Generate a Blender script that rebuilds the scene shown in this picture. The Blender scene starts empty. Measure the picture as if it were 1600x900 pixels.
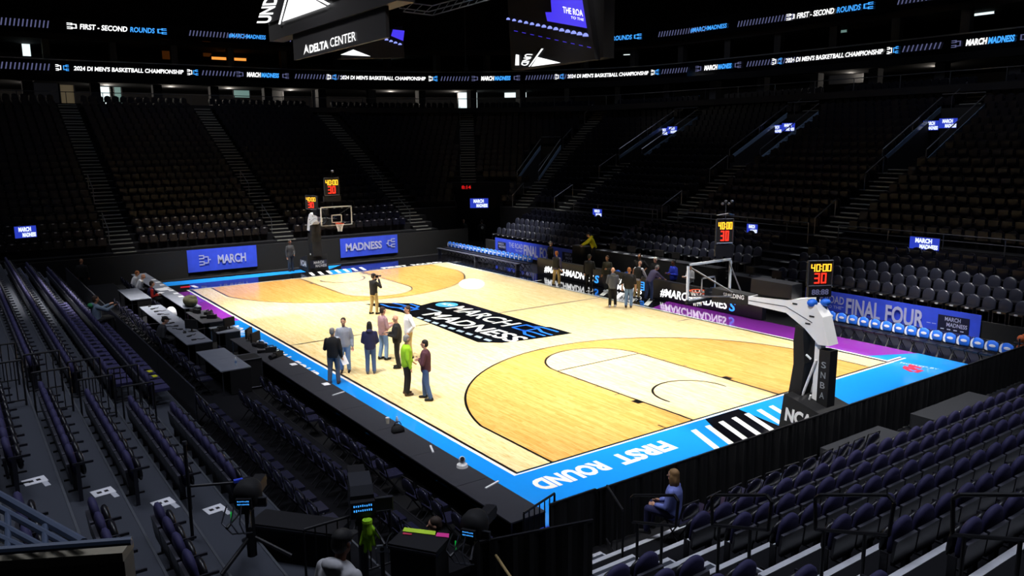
import bpy, bmesh, math, random
import numpy as np
from mathutils import Vector, Matrix
random.seed(7)
PI = math.pi
sc = bpy.context.scene
COL = sc.collection
# ------------------------------------------------------------------ camera
yaw, pit, rol, FPX = .6165, -.1799, -.0082, 1242.79
fw = Vector((math.sin(yaw)*math.cos(pit), math.cos(yaw)*math.cos(pit), math.sin(pit)))
rt = Vector((math.cos(yaw), -math.sin(yaw), 0)); up = rt.cross(fw)
r2 = rt*math.cos(rol)+up*math.sin(rol); u2 = up*math.cos(rol)-rt*math.sin(rol)
cd = bpy.data.cameras.new('camera'); cam = bpy.data.objects.new('camera', cd); COL.objects.link(cam)
cam.matrix_world = Matrix(((r2.x, u2.x, -fw.x, -9.769), (r2.y, u2.y, -fw.y, -13.6762), (r2.z, u2.z, -fw.z, 7.2744), (0, 0, 0, 1)))
cd.sensor_width = 36; cd.lens = FPX/1600*36; cd.clip_start = .1; cd.clip_end = 400
sc.camera = cam
# ------------------------------------------------------------------ light and exposure
w = bpy.data.worlds.new('world'); sc.world = w; w.use_nodes = True
w.node_tree.nodes['Background'].inputs[0].default_value = (.55, .62, 1, 1)
w.node_tree.nodes['Background'].inputs[1].default_value = .013
sc.view_settings.view_transform = 'Standard'; sc.view_settings.look = 'None'
sc.view_settings.exposure = 0; sc.view_settings.gamma = 1; sc.view_settings.use_curve_mapping = False
def area(name, loc, size, power, spread, colr=(1, .97, .92), aim=(0, 0, -1)):
    l = bpy.data.lights.new(name, 'AREA'); l.shape = 'RECTANGLE'; l.size, l.size_y = size; l.energy = power
    l.spread = math.radians(spread); l.color = colr
    o = bpy.data.objects.new(name, l); COL.objects.link(o); o.location = loc
    o.rotation_euler = Vector(aim).to_track_quat('-Z', 'Y').to_euler()
    return o
# sports lights: banks of floodlights hung above the court, aimed down with narrow beams
for sx in (-1, 1):
    for ly in (-3, 5, 14.3, 23.5, 31.5):
        p = Vector((7.62+sx*12.5, ly, 24)); t = Vector((7.62+sx*2.2, 14.3+(ly-14.3)*.72, 0))
        area('court_floodlight', p, (2.2, 2.2), 470, 42, aim=t-p)
# fill lights added to brighten the benches, banners, press tables and far wall
for p, t, sz, e in (((12.5, 26, 21), (18.4, 28, .6), (1, 10), 520), ((12.5, 13, 21), (18.0, 13.5, .8), (1, 9), 230), ((12.5, 0, 21), (18.6, 1, .6), (1, 9), 300), ((3, 26, 21), (4, 32.6, .6), (9, 1), 320), ((13, 26, 21), (12.5, 32.6, .6), (9, 1), 320), ((2, 20, 21), (-3, 20, .6), (1, 12), 620)):
    area('sideline_fill_light', p, sz, e, 24, aim=Vector(t)-Vector(p))
# dim fill lights added above the seating bowl and the foreground gear
for lx, ly, p in ((7, 42, 420), (33, 32, 380), (31, 8, 560), (-12, 8, 640), (9, -12, 700), (-3, -5, 800), (-12, 32, 220)):
    area('stand_fill_light', (lx, ly, 24), (6, 6), p, 120, (.8, .85, 1))
# ------------------------------------------------------------------ materials
def lin(c):
    if isinstance(c, str):
        c = [int(c[i:i+2], 16)/255 for i in (0, 2, 4)]
    return tuple(x/12.92 if x <= .04045 else ((x+.055)/1.055)**2.4 for x in c)+(1,)
MATS = {}
def mat(name, c, rough=.6, metal=0, emit=0, vary=.12, scale=6, coat=0, bump=0, spec=.5):
    if name in MATS: return MATS[name]
    m = bpy.data.materials.new(name); m.use_nodes = True; nt = m.node_tree; b = nt.nodes['Principled BSDF']
    rgb = lin(c); b.inputs['Roughness'].default_value = rough; b.inputs['Metallic'].default_value = metal
    b.inputs['Specular IOR Level'].default_value = spec; b.inputs['Coat Weight'].default_value = coat
    if emit:
        b.inputs['Base Color'].default_value = (.01, .01, .01, 1)
        b.inputs['Emission Color'].default_value = rgb; b.inputs['Emission Strength'].default_value = emit
    else:
        tc = nt.nodes.new('ShaderNodeTexCoord'); nz = nt.nodes.new('ShaderNodeTexNoise'); nz.inputs['Scale'].default_value = scale
        nz.inputs['Detail'].default_value = 3
        nt.links.new(tc.outputs['Object'], nz.inputs['Vector'])
        mx = nt.nodes.new('ShaderNodeMix'); mx.data_type = 'RGBA'
        mx.inputs[6].default_value = tuple(x*(1-vary) for x in rgb[:3])+(1,)
        mx.inputs[7].default_value = tuple(min(1, x*(1+vary)) for x in rgb[:3])+(1,)
        nt.links.new(nz.outputs['Fac'], mx.inputs[0]); nt.links.new(mx.outputs[2], b.inputs['Base Color'])
        if bump:
            bp = nt.nodes.new('ShaderNodeBump'); bp.inputs['Strength'].default_value = bump; bp.inputs['Distance'].default_value = .01
            nt.links.new(nz.outputs['Fac'], bp.inputs['Height']); nt.links.new(bp.outputs['Normal'], b.inputs['Normal'])
    MATS[name] = m; return m
def wood(name, c1, c2, cm):
    m = bpy.data.materials.new(name); m.use_nodes = True; nt = m.node_tree; b = nt.nodes['Principled BSDF']
    tc = nt.nodes.new('ShaderNodeTexCoord'); mp = nt.nodes.new('ShaderNodeMapping'); mp.inputs['Rotation'].default_value = (0, 0, PI/2)
    nt.links.new(tc.outputs['Object'], mp.inputs['Vector'])
    br = nt.nodes.new('ShaderNodeTexBrick'); br.inputs['Scale'].default_value = 1; br.inputs['Brick Width'].default_value = 1.1
    br.inputs['Row Height'].default_value = .075; br.inputs['Mortar Size'].default_value = .0012; br.inputs['Bias'].default_value = 0
    br.offset_frequency = 3; br.offset = .37
    br.inputs['Color1'].default_value = lin(c1); br.inputs['Color2'].default_value = lin(c2); br.inputs['Mortar'].default_value = lin(cm)
    nt.links.new(mp.outputs[0], br.inputs['Vector'])
    nz = nt.nodes.new('ShaderNodeTexNoise'); nz.inputs['Scale'].default_value = 3
    mp2 = nt.nodes.new('ShaderNodeMapping'); mp2.inputs['Scale'].default_value = (9, .9, 1)
    nt.links.new(tc.outputs['Object'], mp2.inputs['Vector']); nt.links.new(mp2.outputs[0], nz.inputs['Vector'])
    rp = nt.nodes.new('ShaderNodeValToRGB'); rp.color_ramp.elements[0].position = .28; rp.color_ramp.elements[0].color = (.72, .62, .45, 1)
    rp.color_ramp.elements[1].position = .5; rp.color_ramp.elements[1].color = (1, 1, 1, 1)
    nt.links.new(nz.outputs['Fac'], rp.inputs[0])
    mx = nt.nodes.new('ShaderNodeMix'); mx.data_type = 'RGBA'; mx.blend_type = 'MULTIPLY'; mx.inputs[0].default_value = .8
    nt.links.new(br.outputs['Color'], mx.inputs[6]); nt.links.new(rp.outputs[0], mx.inputs[7]); nt.links.new(mx.outputs[2], b.inputs['Base Color'])
    b.inputs['Roughness'].default_value = .16; b.inputs['Specular IOR Level'].default_value = .45
    MATS[name] = m; return m
M_BLK = mat('black matte', '0b0b0e', .8); M_DRAPE = mat('black drape', '09090c', .9, bump=.3); M_DARK = mat('dark metal', '16161b', .45)
M_STEEL = mat('grey steel', '8d929b', .35, .8); M_WHITE = mat('white paint', 'f2f2f2', .5, vary=.03)
M_FLOOR = mat('arena floor', '0f0f12', .5); M_DECK = mat('grey deck carpet', '363a44', .85, scale=30)
M_TABLE = mat('grey table cloth', '747884', .8, scale=3); M_TBLK = mat('charcoal table cloth', '2a2b33', .75)
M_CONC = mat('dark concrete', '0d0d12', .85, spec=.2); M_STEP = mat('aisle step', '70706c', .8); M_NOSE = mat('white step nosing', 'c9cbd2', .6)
M_RIMG = mat('seat shell rim', '4c4c56', .3); M_SEAT = mat('navy seat fabric', '2b2852', .75, scale=40, bump=.2); M_SHELL = mat('black seat shell', '101016', .35); M_ARM = mat('armrest plastic', '24242c', .3)
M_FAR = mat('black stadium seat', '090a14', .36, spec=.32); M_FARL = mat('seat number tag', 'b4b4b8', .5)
M_GREYSEAT = mat('grey vinyl seat', '222431', .35); M_LEDX = mat('led board white', 'ffffff', emit=1.9); M_LEDXB = mat('led board blue', '2f8cff', emit=2.0)
M_BLUE = mat('apron blue', '1e92f0', .08, vary=.03); M_NAVY = mat('apron navy', '141e58', .08); M_PURP = mat('apron purple', '86309e', .08, vary=.06)
M_APBLK = mat('apron black', '0c0c10', .08); M_LINE = mat('line black', '0c0a08', .3); M_PAINTW = mat('floor white', 'f6f6ee', .2, vary=.02)
M_RED = mat('floor red', 'd8283a', .2); M_BANNER = mat('banner blue', '3350e0', .6, scale=2, vary=.2, bump=.15); M_BANTXT = mat('banner silver', 'b9bde0', .6)
M_COVER = mat('chair cover blue', '1f6fe8', .55); M_COVERW = mat('chair cover white', 'e8ecf8', .55)
M_LEDW = mat('led white', 'ffffff', emit=1.6); M_LEDB = mat('led blue', '3fa0ff', emit=1.3); M_LEDV = mat('led violet', '4436e8', emit=1.1); M_LEDD = mat('led dim', '8c90c8', emit=.35)
M_LEDY = mat('led amber', 'ffb428', emit=2.2); M_LEDR = mat('led red', 'ff2a18', emit=2.2); M_LEDG = mat('led green', '18c84a', emit=.5); M_LEDO = mat('led orange', 'ff9a40', emit=1.2)
M_WIN = mat('daylit opening', 'dff2f4', emit=1.3); M_SCREEN = mat('screen panel', '14141a', .65, spec=.2); M_LEDK = mat('led board black', '232428', .4)
M_GLASS = mat('rail glass', '5a6c84', .15, vary=.05); M_ORANGE = mat('ball orange', 'd2622a', .6, bump=.3); M_RIM = mat('rim orange', 'e8501c', .4)
M_CHROME = mat('handrail', '585a62', .3, .7); M_LIME = mat('lime cloth', 'a6e41a', .8); M_PINK = mat('pink tape', 'f23aa0', .6); M_PAPER = mat('paper', 'f0f0f4', .8, vary=.02)
# ------------------------------------------------------------------ mesh helpers
class MB:
    def __init__(s): s.v = []; s.f = []
    def add(s, vs, fs, M=None):
        n = len(s.v)
        s.v += [tuple(M @ Vector(p)) for p in vs] if M else [tuple(p) for p in vs]
        s.f += [tuple(i+n for i in f) for f in fs]; return s
    def box(s, x0, x1, y0, y1, z0, z1, M=None):
        return s.add([(x0, y0, z0), (x1, y0, z0), (x1, y1, z0), (x0, y1, z0), (x0, y0, z1), (x1, y0, z1), (x1, y1, z1), (x0, y1, z1)],
                     [(3, 2, 1, 0), (4, 5, 6, 7), (0, 1, 5, 4), (1, 2, 6, 5), (2, 3, 7, 6), (3, 0, 4, 7)], M)
    def poly(s, pts, z=None):
        p = [(q[0], q[1], z) for q in pts] if z is not None else pts
        return s.add(p, [tuple(range(len(p)))])
    def prism(s, pts, a, b, axis='z', M=None):
        n = len(pts)
        def P(q, t): return {'z': (q[0], q[1], t), 'y': (q[0], t, q[1]), 'x': (t, q[0], q[1])}[axis]
        return s.add([P(q, a) for q in pts]+[P(q, b) for q in pts],
                     [tuple(range(n))[::-1], tuple(range(n, 2*n))]+[(i, (i+1) % n, n+(i+1) % n, n+i) for i in range(n)], M)
    def rings(s, rs, cap=True, M=None):
        n = len(rs[0]); vs = [p for r in rs for p in r]
        fs = [(k*n+i, k*n+(i+1) % n, (k+1)*n+(i+1) % n, (k+1)*n+i) for k in range(len(rs)-1) for i in range(n)]
        if cap: fs += [tuple(range(n))[::-1], tuple(range((len(rs)-1)*n, len(rs)*n))]
        return s.add(vs, fs, M)
    def tube(s, p0, p1, r0, r1=None, n=8, rnd=False, M=None):
        p0, p1 = Vector(p0), Vector(p1); r1 = r0 if r1 is None else r1; d = p1-p0
        if d.length < 1e-6: d = Vector((0, 0, 1e-4))
        q = d.to_track_quat('Z', 'Y'); X, Y, Z = q @ Vector((1, 0, 0)), q @ Vector((0, 1, 0)), d.normalized()
        def ring(c, r): return [c+X*(r*math.cos(2*PI*i/n))+Y*(r*math.sin(2*PI*i/n)) for i in range(n)]
        rs = []
        if rnd: rs += [ring(p0-Z*r0*math.sin(a), r0*math.cos(a)) for a in (1.35, .85, .4)]
        rs += [ring(p0, r0), ring(p1, r1)]
        if rnd: rs += [ring(p1+Z*r1*math.sin(a), r1*math.cos(a)) for a in (.4, .85, 1.35)]
        return s.rings(rs, True, M)
    def path(s, pts, r, n=6):
        for a, b in zip(pts, pts[1:]): s.tube(a, b, r, n=n)
        return s
    def ell(s, c, rx, ry, rz, nu=12, nv=8, M=None, a0=-PI/2, a1=PI/2):
        rs = []
        for k in range(nv+1):
            a = a0+(a1-a0)*k/nv; ca = max(math.cos(a), .02)
            rs.append([(c[0]+rx*ca*math.cos(2*PI*i/nu), c[1]+ry*ca*math.sin(2*PI*i/nu), c[2]+rz*math.sin(a)) for i in range(nu)])
        return s.rings(rs, True, M)
    def mesh(s, name, m, smooth=False):
        me = bpy.data.meshes.new(name); me.from_pydata(s.v, [], s.f); me.materials.append(m)
        if smooth: me.polygons.foreach_set('use_smooth', [True]*len(me.polygons))
        me.update(); return me
    def build(s, name, m, parent=None, loc=(0, 0, 0), rz=0, smooth=False):
        return obj(name, s.mesh(name, m, smooth), parent, loc, rz)
def obj(name, me, parent=None, loc=(0, 0, 0), rz=0):
    o = bpy.data.objects.new(name, me); COL.objects.link(o); o.parent = parent; o.location = loc
    if rz: o.rotation_euler = (0, 0, rz)
    return o
def tag(o, label=None, cat=None, group=None, kind=None):
    for k, v in (('label', label), ('category', cat), ('group', group), ('kind', kind)):
        if v: o[k] = v
    return o
def thing(name, label, cat, loc=(0, 0, 0), rz=0, group=None, kind=None):
    return tag(obj(name, None, None, loc, rz), label, cat, group, kind)
def copy_tree(o, parent=None):
    c = o.copy(); COL.objects.link(c); c.parent = parent
    for ch in KIDS.get(o.name, ()): copy_tree(ch, c)
    return c
KIDS = {}
def note_kids(o):
    for ch in o.children: KIDS.setdefault(o.name, []).append(ch); note_kids(ch)
ORD = ['zeroth', 'first', 'second', 'third', 'fourth', 'fifth', 'sixth', 'seventh', 'eighth', 'ninth', 'tenth', 'eleventh', 'twelfth', 'thirteenth', 'fourteenth', 'fifteenth', 'sixteenth', 'seventeenth', 'eighteenth', 'nineteenth', 'twentieth', 'twenty-first', 'twenty-second', 'twenty-third', 'twenty-fourth', 'twenty-fifth']
def nth(i): return ORD[i] if i <= 25 else f"{i}{'th' if 10 <= i % 100 <= 20 else {1: 'st', 2: 'nd', 3: 'rd'}.get(i % 10, 'th')}"
TXT = {}
def glyphs(s, bold=.0, shear=0, spacing=1):
    k = (s, bold, shear, spacing)
    if k not in TXT:
        c = bpy.data.curves.new('t', 'FONT'); c.body = s; c.size = 1; c.offset = bold; c.shear = shear; c.space_character = spacing; c.resolution_u = 3
        o = bpy.data.objects.new('t', c); COL.objects.link(o)
        me = bpy.data.meshes.new_from_object(o)
        V = [tuple(v.co) for v in me.vertices]; F = [tuple(p.vertices) for p in me.polygons]
        bpy.data.objects.remove(o); bpy.data.meshes.remove(me)
        xs = [v[0] for v in V]; ys = [v[1] for v in V]
        TXT[k] = ([((v[0]-min(xs))/(max(xs)-min(xs)), (v[1]-min(ys))/(max(ys)-min(ys))) for v in V], F, (max(xs)-min(xs))/(max(ys)-min(ys)))
    return TXT[k]
def text(name, s, m, origin, ux, uy, parent=None, bold=.012, shear=0, mb=None):
    """flat lettering filling the parallelogram origin, origin+ux, origin+uy"""
    V, F, _ = glyphs(s, bold, shear); o, a, b = Vector(origin), Vector(ux), Vector(uy)
    q = mb or MB(); q.add([o+a*x+b*y for x, y in V], F)
    return q if mb else q.build(name, m, parent)
# ------------------------------------------------------------------ floor, court and painted apron
f = MB().box(-30, 60, -30, 75, -.3, -.05).build('floor', M_FLOOR); tag(f, 'dark arena floor around the basketball court', 'floor', kind='structure')
court = thing('court_floor', 'polished maple basketball court with blue and purple painted apron', 'court', kind='structure')
M_WOOD = wood('maple', 'f9e4b0', 'f1d599', 'cca972'); M_STAIN = wood('stained maple', 'e9b66a', 'dba252', '9c6c38')
MB().box(-1.66, 17.12, -3.45, 32.2, -.05, -.002).build('platform', M_APBLK, court)
MB().poly([(0, 0), (15.24, 0), (15.24, 28.65), (0, 28.65)], 0).build('maple_boards', M_WOOD, court)
def strip(mb, pts, wd, z, closed=False):
    n = len(pts); L, Rr = [], []
    for i, p in enumerate(pts):
        a = Vector(pts[(i-1) % n] if (i or closed) else p); b = Vector(pts[(i+1) % n] if (i < n-1 or closed) else p)
        d = (b-a).normalized(); nrm = Vector((-d.y, d.x)); k = 1
        if closed or 0 < i < n-1:
            d0 = (Vector(p)-a).normalized(); k = 1/max(.3, abs(nrm.dot(Vector((-d0.y, d0.x)))))
        L.append(Vector(p)+nrm*wd/2*k); Rr.append(Vector(p)-nrm*wd/2*k)
    m = n if closed else n-1
    for i in range(m):
        j = (i+1) % n; mb.poly([Rr[i], Rr[j], L[j], L[i]], z)
CX, LX0, LX1 = 7.62, 5.79, 9.45
def flip(pts, far): return [(x, 28.65-y) for x, y in pts][::-1] if far else pts
def arc(cx, cy, r, a0, a1, n=40): return [(cx+r*math.cos(math.radians(a0+(a1-a0)*i/n)), cy+r*math.sin(math.radians(a0+(a1-a0)*i/n))) for i in range(n+1)]
for far in (0, 1):
    t3 = math.degrees(math.acos((CX-1.02)/6.75)); y3 = 1.6+6.75*math.sin(math.radians(t3))
    three = [(14.22, 0)]+arc(CX, 1.6, 6.75, t3, 180-t3)+[(1.02, 0)]
    key = [(LX1, 0)]+arc(CX, 5.79, 1.83, 0, 180, 24)+[(LX0, 0)]
    # stained zone as quads between the arc and the key outline (same count by resampling)
    def resample(p, n):
        P = [Vector(q) for q in p]; d = [0]
        for a, b in zip(P, P[1:]): d.append(d[-1]+(b-a).length)
        out = []
        for i in range(n):
            t = d[-1]*i/(n-1); j = max(k for k in range(len(d)) if d[k] <= t+1e-9); j = min(j, len(P)-2)
            out.append(tuple(P[j].lerp(P[j+1], (t-d[j])/max(1e-9, d[j+1]-d[j]))))
        return out
    A, K = resample(three, 121), resample(key, 121); mb = MB()
    if far: A = [(x, 28.65-y) for x, y in A][::-1]; K = [(x, 28.65-y) for x, y in K][::-1]
    for i in range(120): mb.poly([A[i], A[i+1], K[i+1], K[i]], .002)
    mb.build('stained_zone', M_STAIN, court)
    mb = MB()
    strip(mb, flip(three, far), .07, .004); strip(mb, flip(key, far), .07, .004)
    strip(mb, flip([(LX0, 5.79), (LX1, 5.79)], far), .065, .004); strip(mb, flip(arc(CX, 1.6, 1.22, -8, 188, 30), far), .07, .004)
    for sx, x0 in ((-1, LX0), (1, LX1)):
        for yy in (2.84, 3.75, 4.66, 5.5): strip(mb, flip([(x0, yy), (x0+sx*.2, yy)], far), .05, .004)
        strip(mb, flip([(x0+sx*.02, 2.0), (x0+sx*.22, 2.0)], far), .3, .0045)
        strip(mb, flip([(CX+sx*2.85, 0), (CX+sx*2.85, .3)], far), .05, .004)
    mb.build('key_lines', M_LINE, court)
mb = MB(); strip(mb, [(0, 0), (15.24, 0), (15.24, 28.65), (0, 28.65)], .075, .004, True)
strip(mb, [(0, 14.325), (15.24, 14.325)], .085, .004); strip(mb, [(15.24, 0), (16.1, 0)], .06, .005)
for yy in (8.5, 20.1): strip(mb, [(0, yy), (.0+.9, yy)], .001, .004)
strip(mb, [(14.3, 8.5), (15.24, 8.5)], .05, .004)
mb.build('boundary_line', M_LINE, court)
mb = MB(); strip(mb, [(-.08, -.08), (15.32, -.08), (15.32, 28.73), (-.08, 28.73)], .1, .003, True)
strip(mb, [(15.24, -.08), (16.2, -.08)], .07, .0052); strip(mb, [(15.3, .08), (16.2, .08)], .07, .0052); strip(mb, [(15.3, 28.65), (16.2, 28.45)], .05, .0052); strip(mb, [(15.3, 19.9), (16.0, 19.9)], .05, .0052)
mb.build('white_border', M_PAINTW, court)
def patch(name, m, polys, z=.001):
    q = MB()
    for p in polys: q.poly(p, z)
    return q.build(name, m, court)
patch('blue_apron', M_BLUE, [[(-1.66, -3.45), (17.12, -3.45), (17.12, -.03), (-1.66, -.03)], [(-1.66, -.03), (-.03, -.03), (-.03, 19.84), (-1.66, 19.84)],
      [(15.27, -.03), (17.12, -.03), (17.12, .0), (15.27, .95)], [(-.7, 30.58), (6.9, 30.58), (6.98, 31.6), (-.7, 31.95)], [(7.7, 28.78), (9.0, 28.78), (9.55, 30.3), (8.2, 30.3)], [(8.2, 30.5), (9.7, 31.95), (8.5, 31.95)]])
patch('purple_apron', M_PURP, [[(-1.66, 19.84), (-.03, 19.84), (-.03, 28.3), (-1.66, 28.3)], [(15.27, .95), (17.12, .0), (17.12, 11.7), (15.27, 11.0)]])
patch('navy_apron', M_NAVY, [[(.3, 28.78), (3.7, 28.78), (3.75, 30.56), (.3, 30.56)], [(9.1, 28.78), (10.9, 28.78), (13.1, 30.9), (9.7, 30.5)]], .0012)
patch('black_stripe_box', M_APBLK, [[(6.1, -.13), (7.46, -.13), (6.97, -3.45), (4.2, -3.45)]], .002)
q = MB()
for i in range(7):
    x = 5.14+.526*i; k = -.42
    q.poly([(x, -.5), (x+k*2.9, -3.4), (x+.19+k*2.9, -3.4), (x+.19, -.5)], .003)
for i in range(7):
    x = 6.68+.525*i
    q.poly([(x, 29.05), (x+.2, 29.05), (x+.45, 30.28), (x+.25, 30.28)], .003)
q.poly([(.35, 29.2), (.55, 29.2), (.5, 30.0), (.3, 30.0)], .003)
for yy in (12.4, 13.4, 14.4, 15.4): q.poly([(15.6, yy-.9), (16.9, yy), (16.9, yy+.3), (15.6, yy-.6)], .003)
q.build('white_stripes', M_PAINTW, court)
text('lettering', 'FIRST', M_PAINTW, (4.02, -.52, .004), (-1.75, 0, 0), (0, -.62, 0), court, .05)
text('lettering', 'ROUND', M_PAINTW, (1.9, -.52, .004), (-1.98, 0, 0), (0, -.6, 0), court, .05)
text('lettering', 'FIRST', M_PAINTW, (11.05, 28.85, .004), (1.7, 0, 0), (0, .55, 0), court, .05)
text('lettering', 'ROUND', M_PAINTW, (13.05, 28.85, .004), (2.1, 0, 0), (0, .5, 0), court, .05)
text('lettering', 'FINAL', M_PAINTW, (-1.05, 14.6, .004), (0, -2.15, 0), (.55, 0, 0), court, .03)
text('lettering', 'FOUR', M_PAINTW, (-1.05, 12.1, .004), (0, -2.15, 0), (.55, 0, 0), court, .03)
text('lettering', 'ROAD', M_PAINTW, (-1.05, 18.9, .004), (0, -1.9, 0), (.55, 0, 0), court, .03)
text('lettering', 'TO THE', M_PAINTW, (-.75, 16.5, .004), (0, -1.4, 0), (.22, 0, 0), court, .02)
text('lettering', 'HOSTED BY', M_PAINTW, (15.45, -.3, .004), (.2, -1.15, 0), (.14, .02, 0), court, .01)
q = MB()
for dx in (0, .34): strip(q, [(14.75+dx, -1.1), (14.95+dx, -.75), (15.12+dx, -.6), (15.05+dx, -1.05)], .13, .004)
q.poly([(14.78, -1.25), (15.2, -1.25), (15.2, -1.1), (14.78, -1.1)], .0042)
q.poly([(-.3, 29.5), (.2, 29.5), (.3, 29.95), (-.2, 29.95)], .004)
q.build('red_emblem', M_RED, court)
# centre-court emblem
q = MB()
q.poly([(5.8, 10.53), (6.47, 9.9), (7.55, 9.7), (8.2, 9.62), (9.5, 9.5), (9.5, 10.9), (9.35, 11.0), (9.4, 17.3), (9.25, 17.8), (8.9, 18.1), (8.3, 18.2), (7.5, 17.9), (7.42, 18.55), (6.2, 19.6), (5.55, 19.7), (6.05, 17.0), (6.0, 15.7)], .004)
q.build('emblem_panel', mat('emblem black', '07080c', .2), court)
q = MB(); q.poly([(8.5+.5*math.cos(a), 17.3+.56*math.sin(a)) for a in [2*PI*i/28 for i in range(28)]], .006); q.build('emblem_disc', mat('emblem light blue', '4fb4f0', .2), court)
text('emblem_disc_lettering', 'NCAA', M_PAINTW, (8.32, 17.65, .008), (.12, -.75, 0), (.34, 0, 0), court, .03)
text('emblem_lettering', 'MARCH', M_PAINTW, (7.98, 16.62, .006), (.02, -4.55, 0), (.98, 0, 0), court, .022)
text('emblem_lettering', 'MADNESS', M_PAINTW, (6.5, 16.1, .006), (.25, -6.3, 0), (.95, 0, 0), court, .022)
q = MB(); z = .006
for pts in ([(8.25, 11.75), (8.95, 11.75), (8.95, 10.95), (8.25, 10.95)], [(8.25, 11.75), (8.25, 10.95)], [(8.95, 11.4), (9.2, 11.0), (9.2, 10.0)], [(8.95, 10.95), (8.7, 10.4), (8.7, 9.75)], [(8.25, 11.2), (8.4, 10.6), (8.4, 9.8)], [(8.25, 10.95), (7.95, 10.5), (7.95, 9.85)],
            [(6.4, 17.2), (6.9, 17.2), (6.9, 18.0), (6.4, 18.0)], [(6.9, 17.4), (7.25, 17.7), (7.25, 18.5)], [(6.4, 18), (6.15, 18.5), (6.15, 19.3)], [(6.9, 18.0), (6.8, 18.7), (6.7, 19.2)], [(6.4, 17.2), (6.4, 18)]):
    strip(q, pts, .13, z)
q.build('emblem_bracket', mat('emblem blue', '2a74ea', .2), court)
q = MB()
for i in range(9): q.poly([(6.02+.02*i, 15.7-.62*i), (6.22+.02*i, 15.8-.62*i), (6.24+.02*i, 15.4-.62*i), (6.04+.02*i, 15.3-.62*i)], .006)
q.poly([(7.3, 17.1), (7.45, 17.1), (7.55, 16.1), (7.4, 16.1)], .006)
q.build('emblem_marks', mat('emblem grey', '9fb0bc', .2), court)
# ------------------------------------------------------------------ seating bowl: far end, rounded corner, right side
XC, YC = 17.5, 29.4
def zrow(i): return 2.8+.4*i
def rrow(i): return 6.5+.8*i
def bp(s, r):
    """point on the bowl: s<0 far straight (x=XC+s), 0..90 corner angle, >90 right straight"""
    if s < 0: return (XC+s, YC+r), (0, -1)
    if s <= 90: a = math.radians(90-s); return (XC+r*math.cos(a), YC+r*math.sin(a)), (-math.cos(a), -math.sin(a))
    return (XC+r, YC-(s-90)), (-1, 0)
def sy(y): return 90+YC-y
def sx_(x): return x-XC
NROW = 19
TUN = (24, 52)                      # corner tunnel, degrees
CVOM = (54, 64)
VOMS = [(28.3, 1.15), (18.3, 1.15), (8.3, 1.15)]
def blocked(i, s):
    if s < 0: return False
    if s <= 90:
        if i < 0: return True
        return (TUN[0] <= s <= TUN[1] and i < 4) or (CVOM[0] <= s <= CVOM[1] and 4 <= i < 10)
    if i < 0: return True
    y = YC-(s-90)
    return any(abs(y-c) <= h+.001 and 8 <= i < 15 for c, h in VOMS)
S = [-34, -20, -10, 0]+[2+2*k for k in range(45)]+[sy(YC-.01)]
for c, h in VOMS: S += [sy(c+h), sy(c-h)]
S += [sy(-30)]; S = sorted(set(S))
tier = MB()
for i in range(-3, NROW):
    for a, b in zip(S, S[1:]):
        m = (a+b)/2
        if blocked(i, m): continue
        p = [bp(a, rrow(i))[0], bp(b, rrow(i))[0], bp(b, rrow(i+1))[0], bp(a, rrow(i+1))[0]]; z = zrow(i)
        tier.add([(q[0], q[1], z) for q in p], [(0, 1, 2, 3)])
        zl = zrow(i-1) if not blocked(i-1, m) and i > -3 else -.05
        tier.add([(p[0][0], p[0][1], zl), (p[1][0], p[1][1], zl), (p[1][0], p[1][1], z), (p[0][0], p[0][1], z)], [(0, 1, 2, 3)])
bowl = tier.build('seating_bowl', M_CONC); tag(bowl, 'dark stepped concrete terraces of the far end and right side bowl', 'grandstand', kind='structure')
q = MB().box(-22, 15.3, 33.0, 33.12, -.05, 1.5); q.box(15.3, 19.6, 33.0, 33.12, -.05, 1.5); q.build('front_wall', M_DRAPE, bowl)
# aisle steps: each tread its own piece
def sbox(wd, dp, h, e):
    me = MB().box(-wd/2, wd/2, -dp, 0, 0, h).box(-wd/2, wd/2, -dp-.012, -dp+e, h-.045, h+.006).mesh('step', M_CONC); me.materials.append(M_STEP)
    me.polygons.foreach_set('material_index', [0]*6+[1]*6); return me
STEP_A, STEP_B = sbox(1.15, .1, .03, .1), sbox(1.15, .38, .2, .12)
AISLES = [(sx_(-2.1), -3, NROW), (sx_(6.9), -3, NROW), (sx_(16.4), -3, NROW), (32, 4, NROW), (65.5, 0, NROW), (sy(28.3), 0, NROW), (sy(18.3), 0, NROW), (sy(8.3), 0, NROW), (sy(-2.2), 0, NROW)]
def in_aisle(s, r, wd=.85):
    for a, i0, i1 in AISLES:
        if a < 0 or a > 90: d = abs(s-a)
        elif 0 <= s <= 90: d = abs(math.radians(s-a))*r
        else: continue
        if (a < 0) != (s < 0) or (a > 90) != (s > 90): continue
        if d < wd: return True
    return False
for a, i0, i1 in AISLES:
    for i in range(i0, i1):
        if blocked(i, a):
            continue
        for me, dz, dr in ((STEP_A, 0, .1), (STEP_B, 0, .8)):
            (x, y), n = bp(a, rrow(i)+dr); o = obj('step', me, bowl, (x, y, zrow(i)), math.atan2(n[1], n[0])+PI/2)
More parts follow.
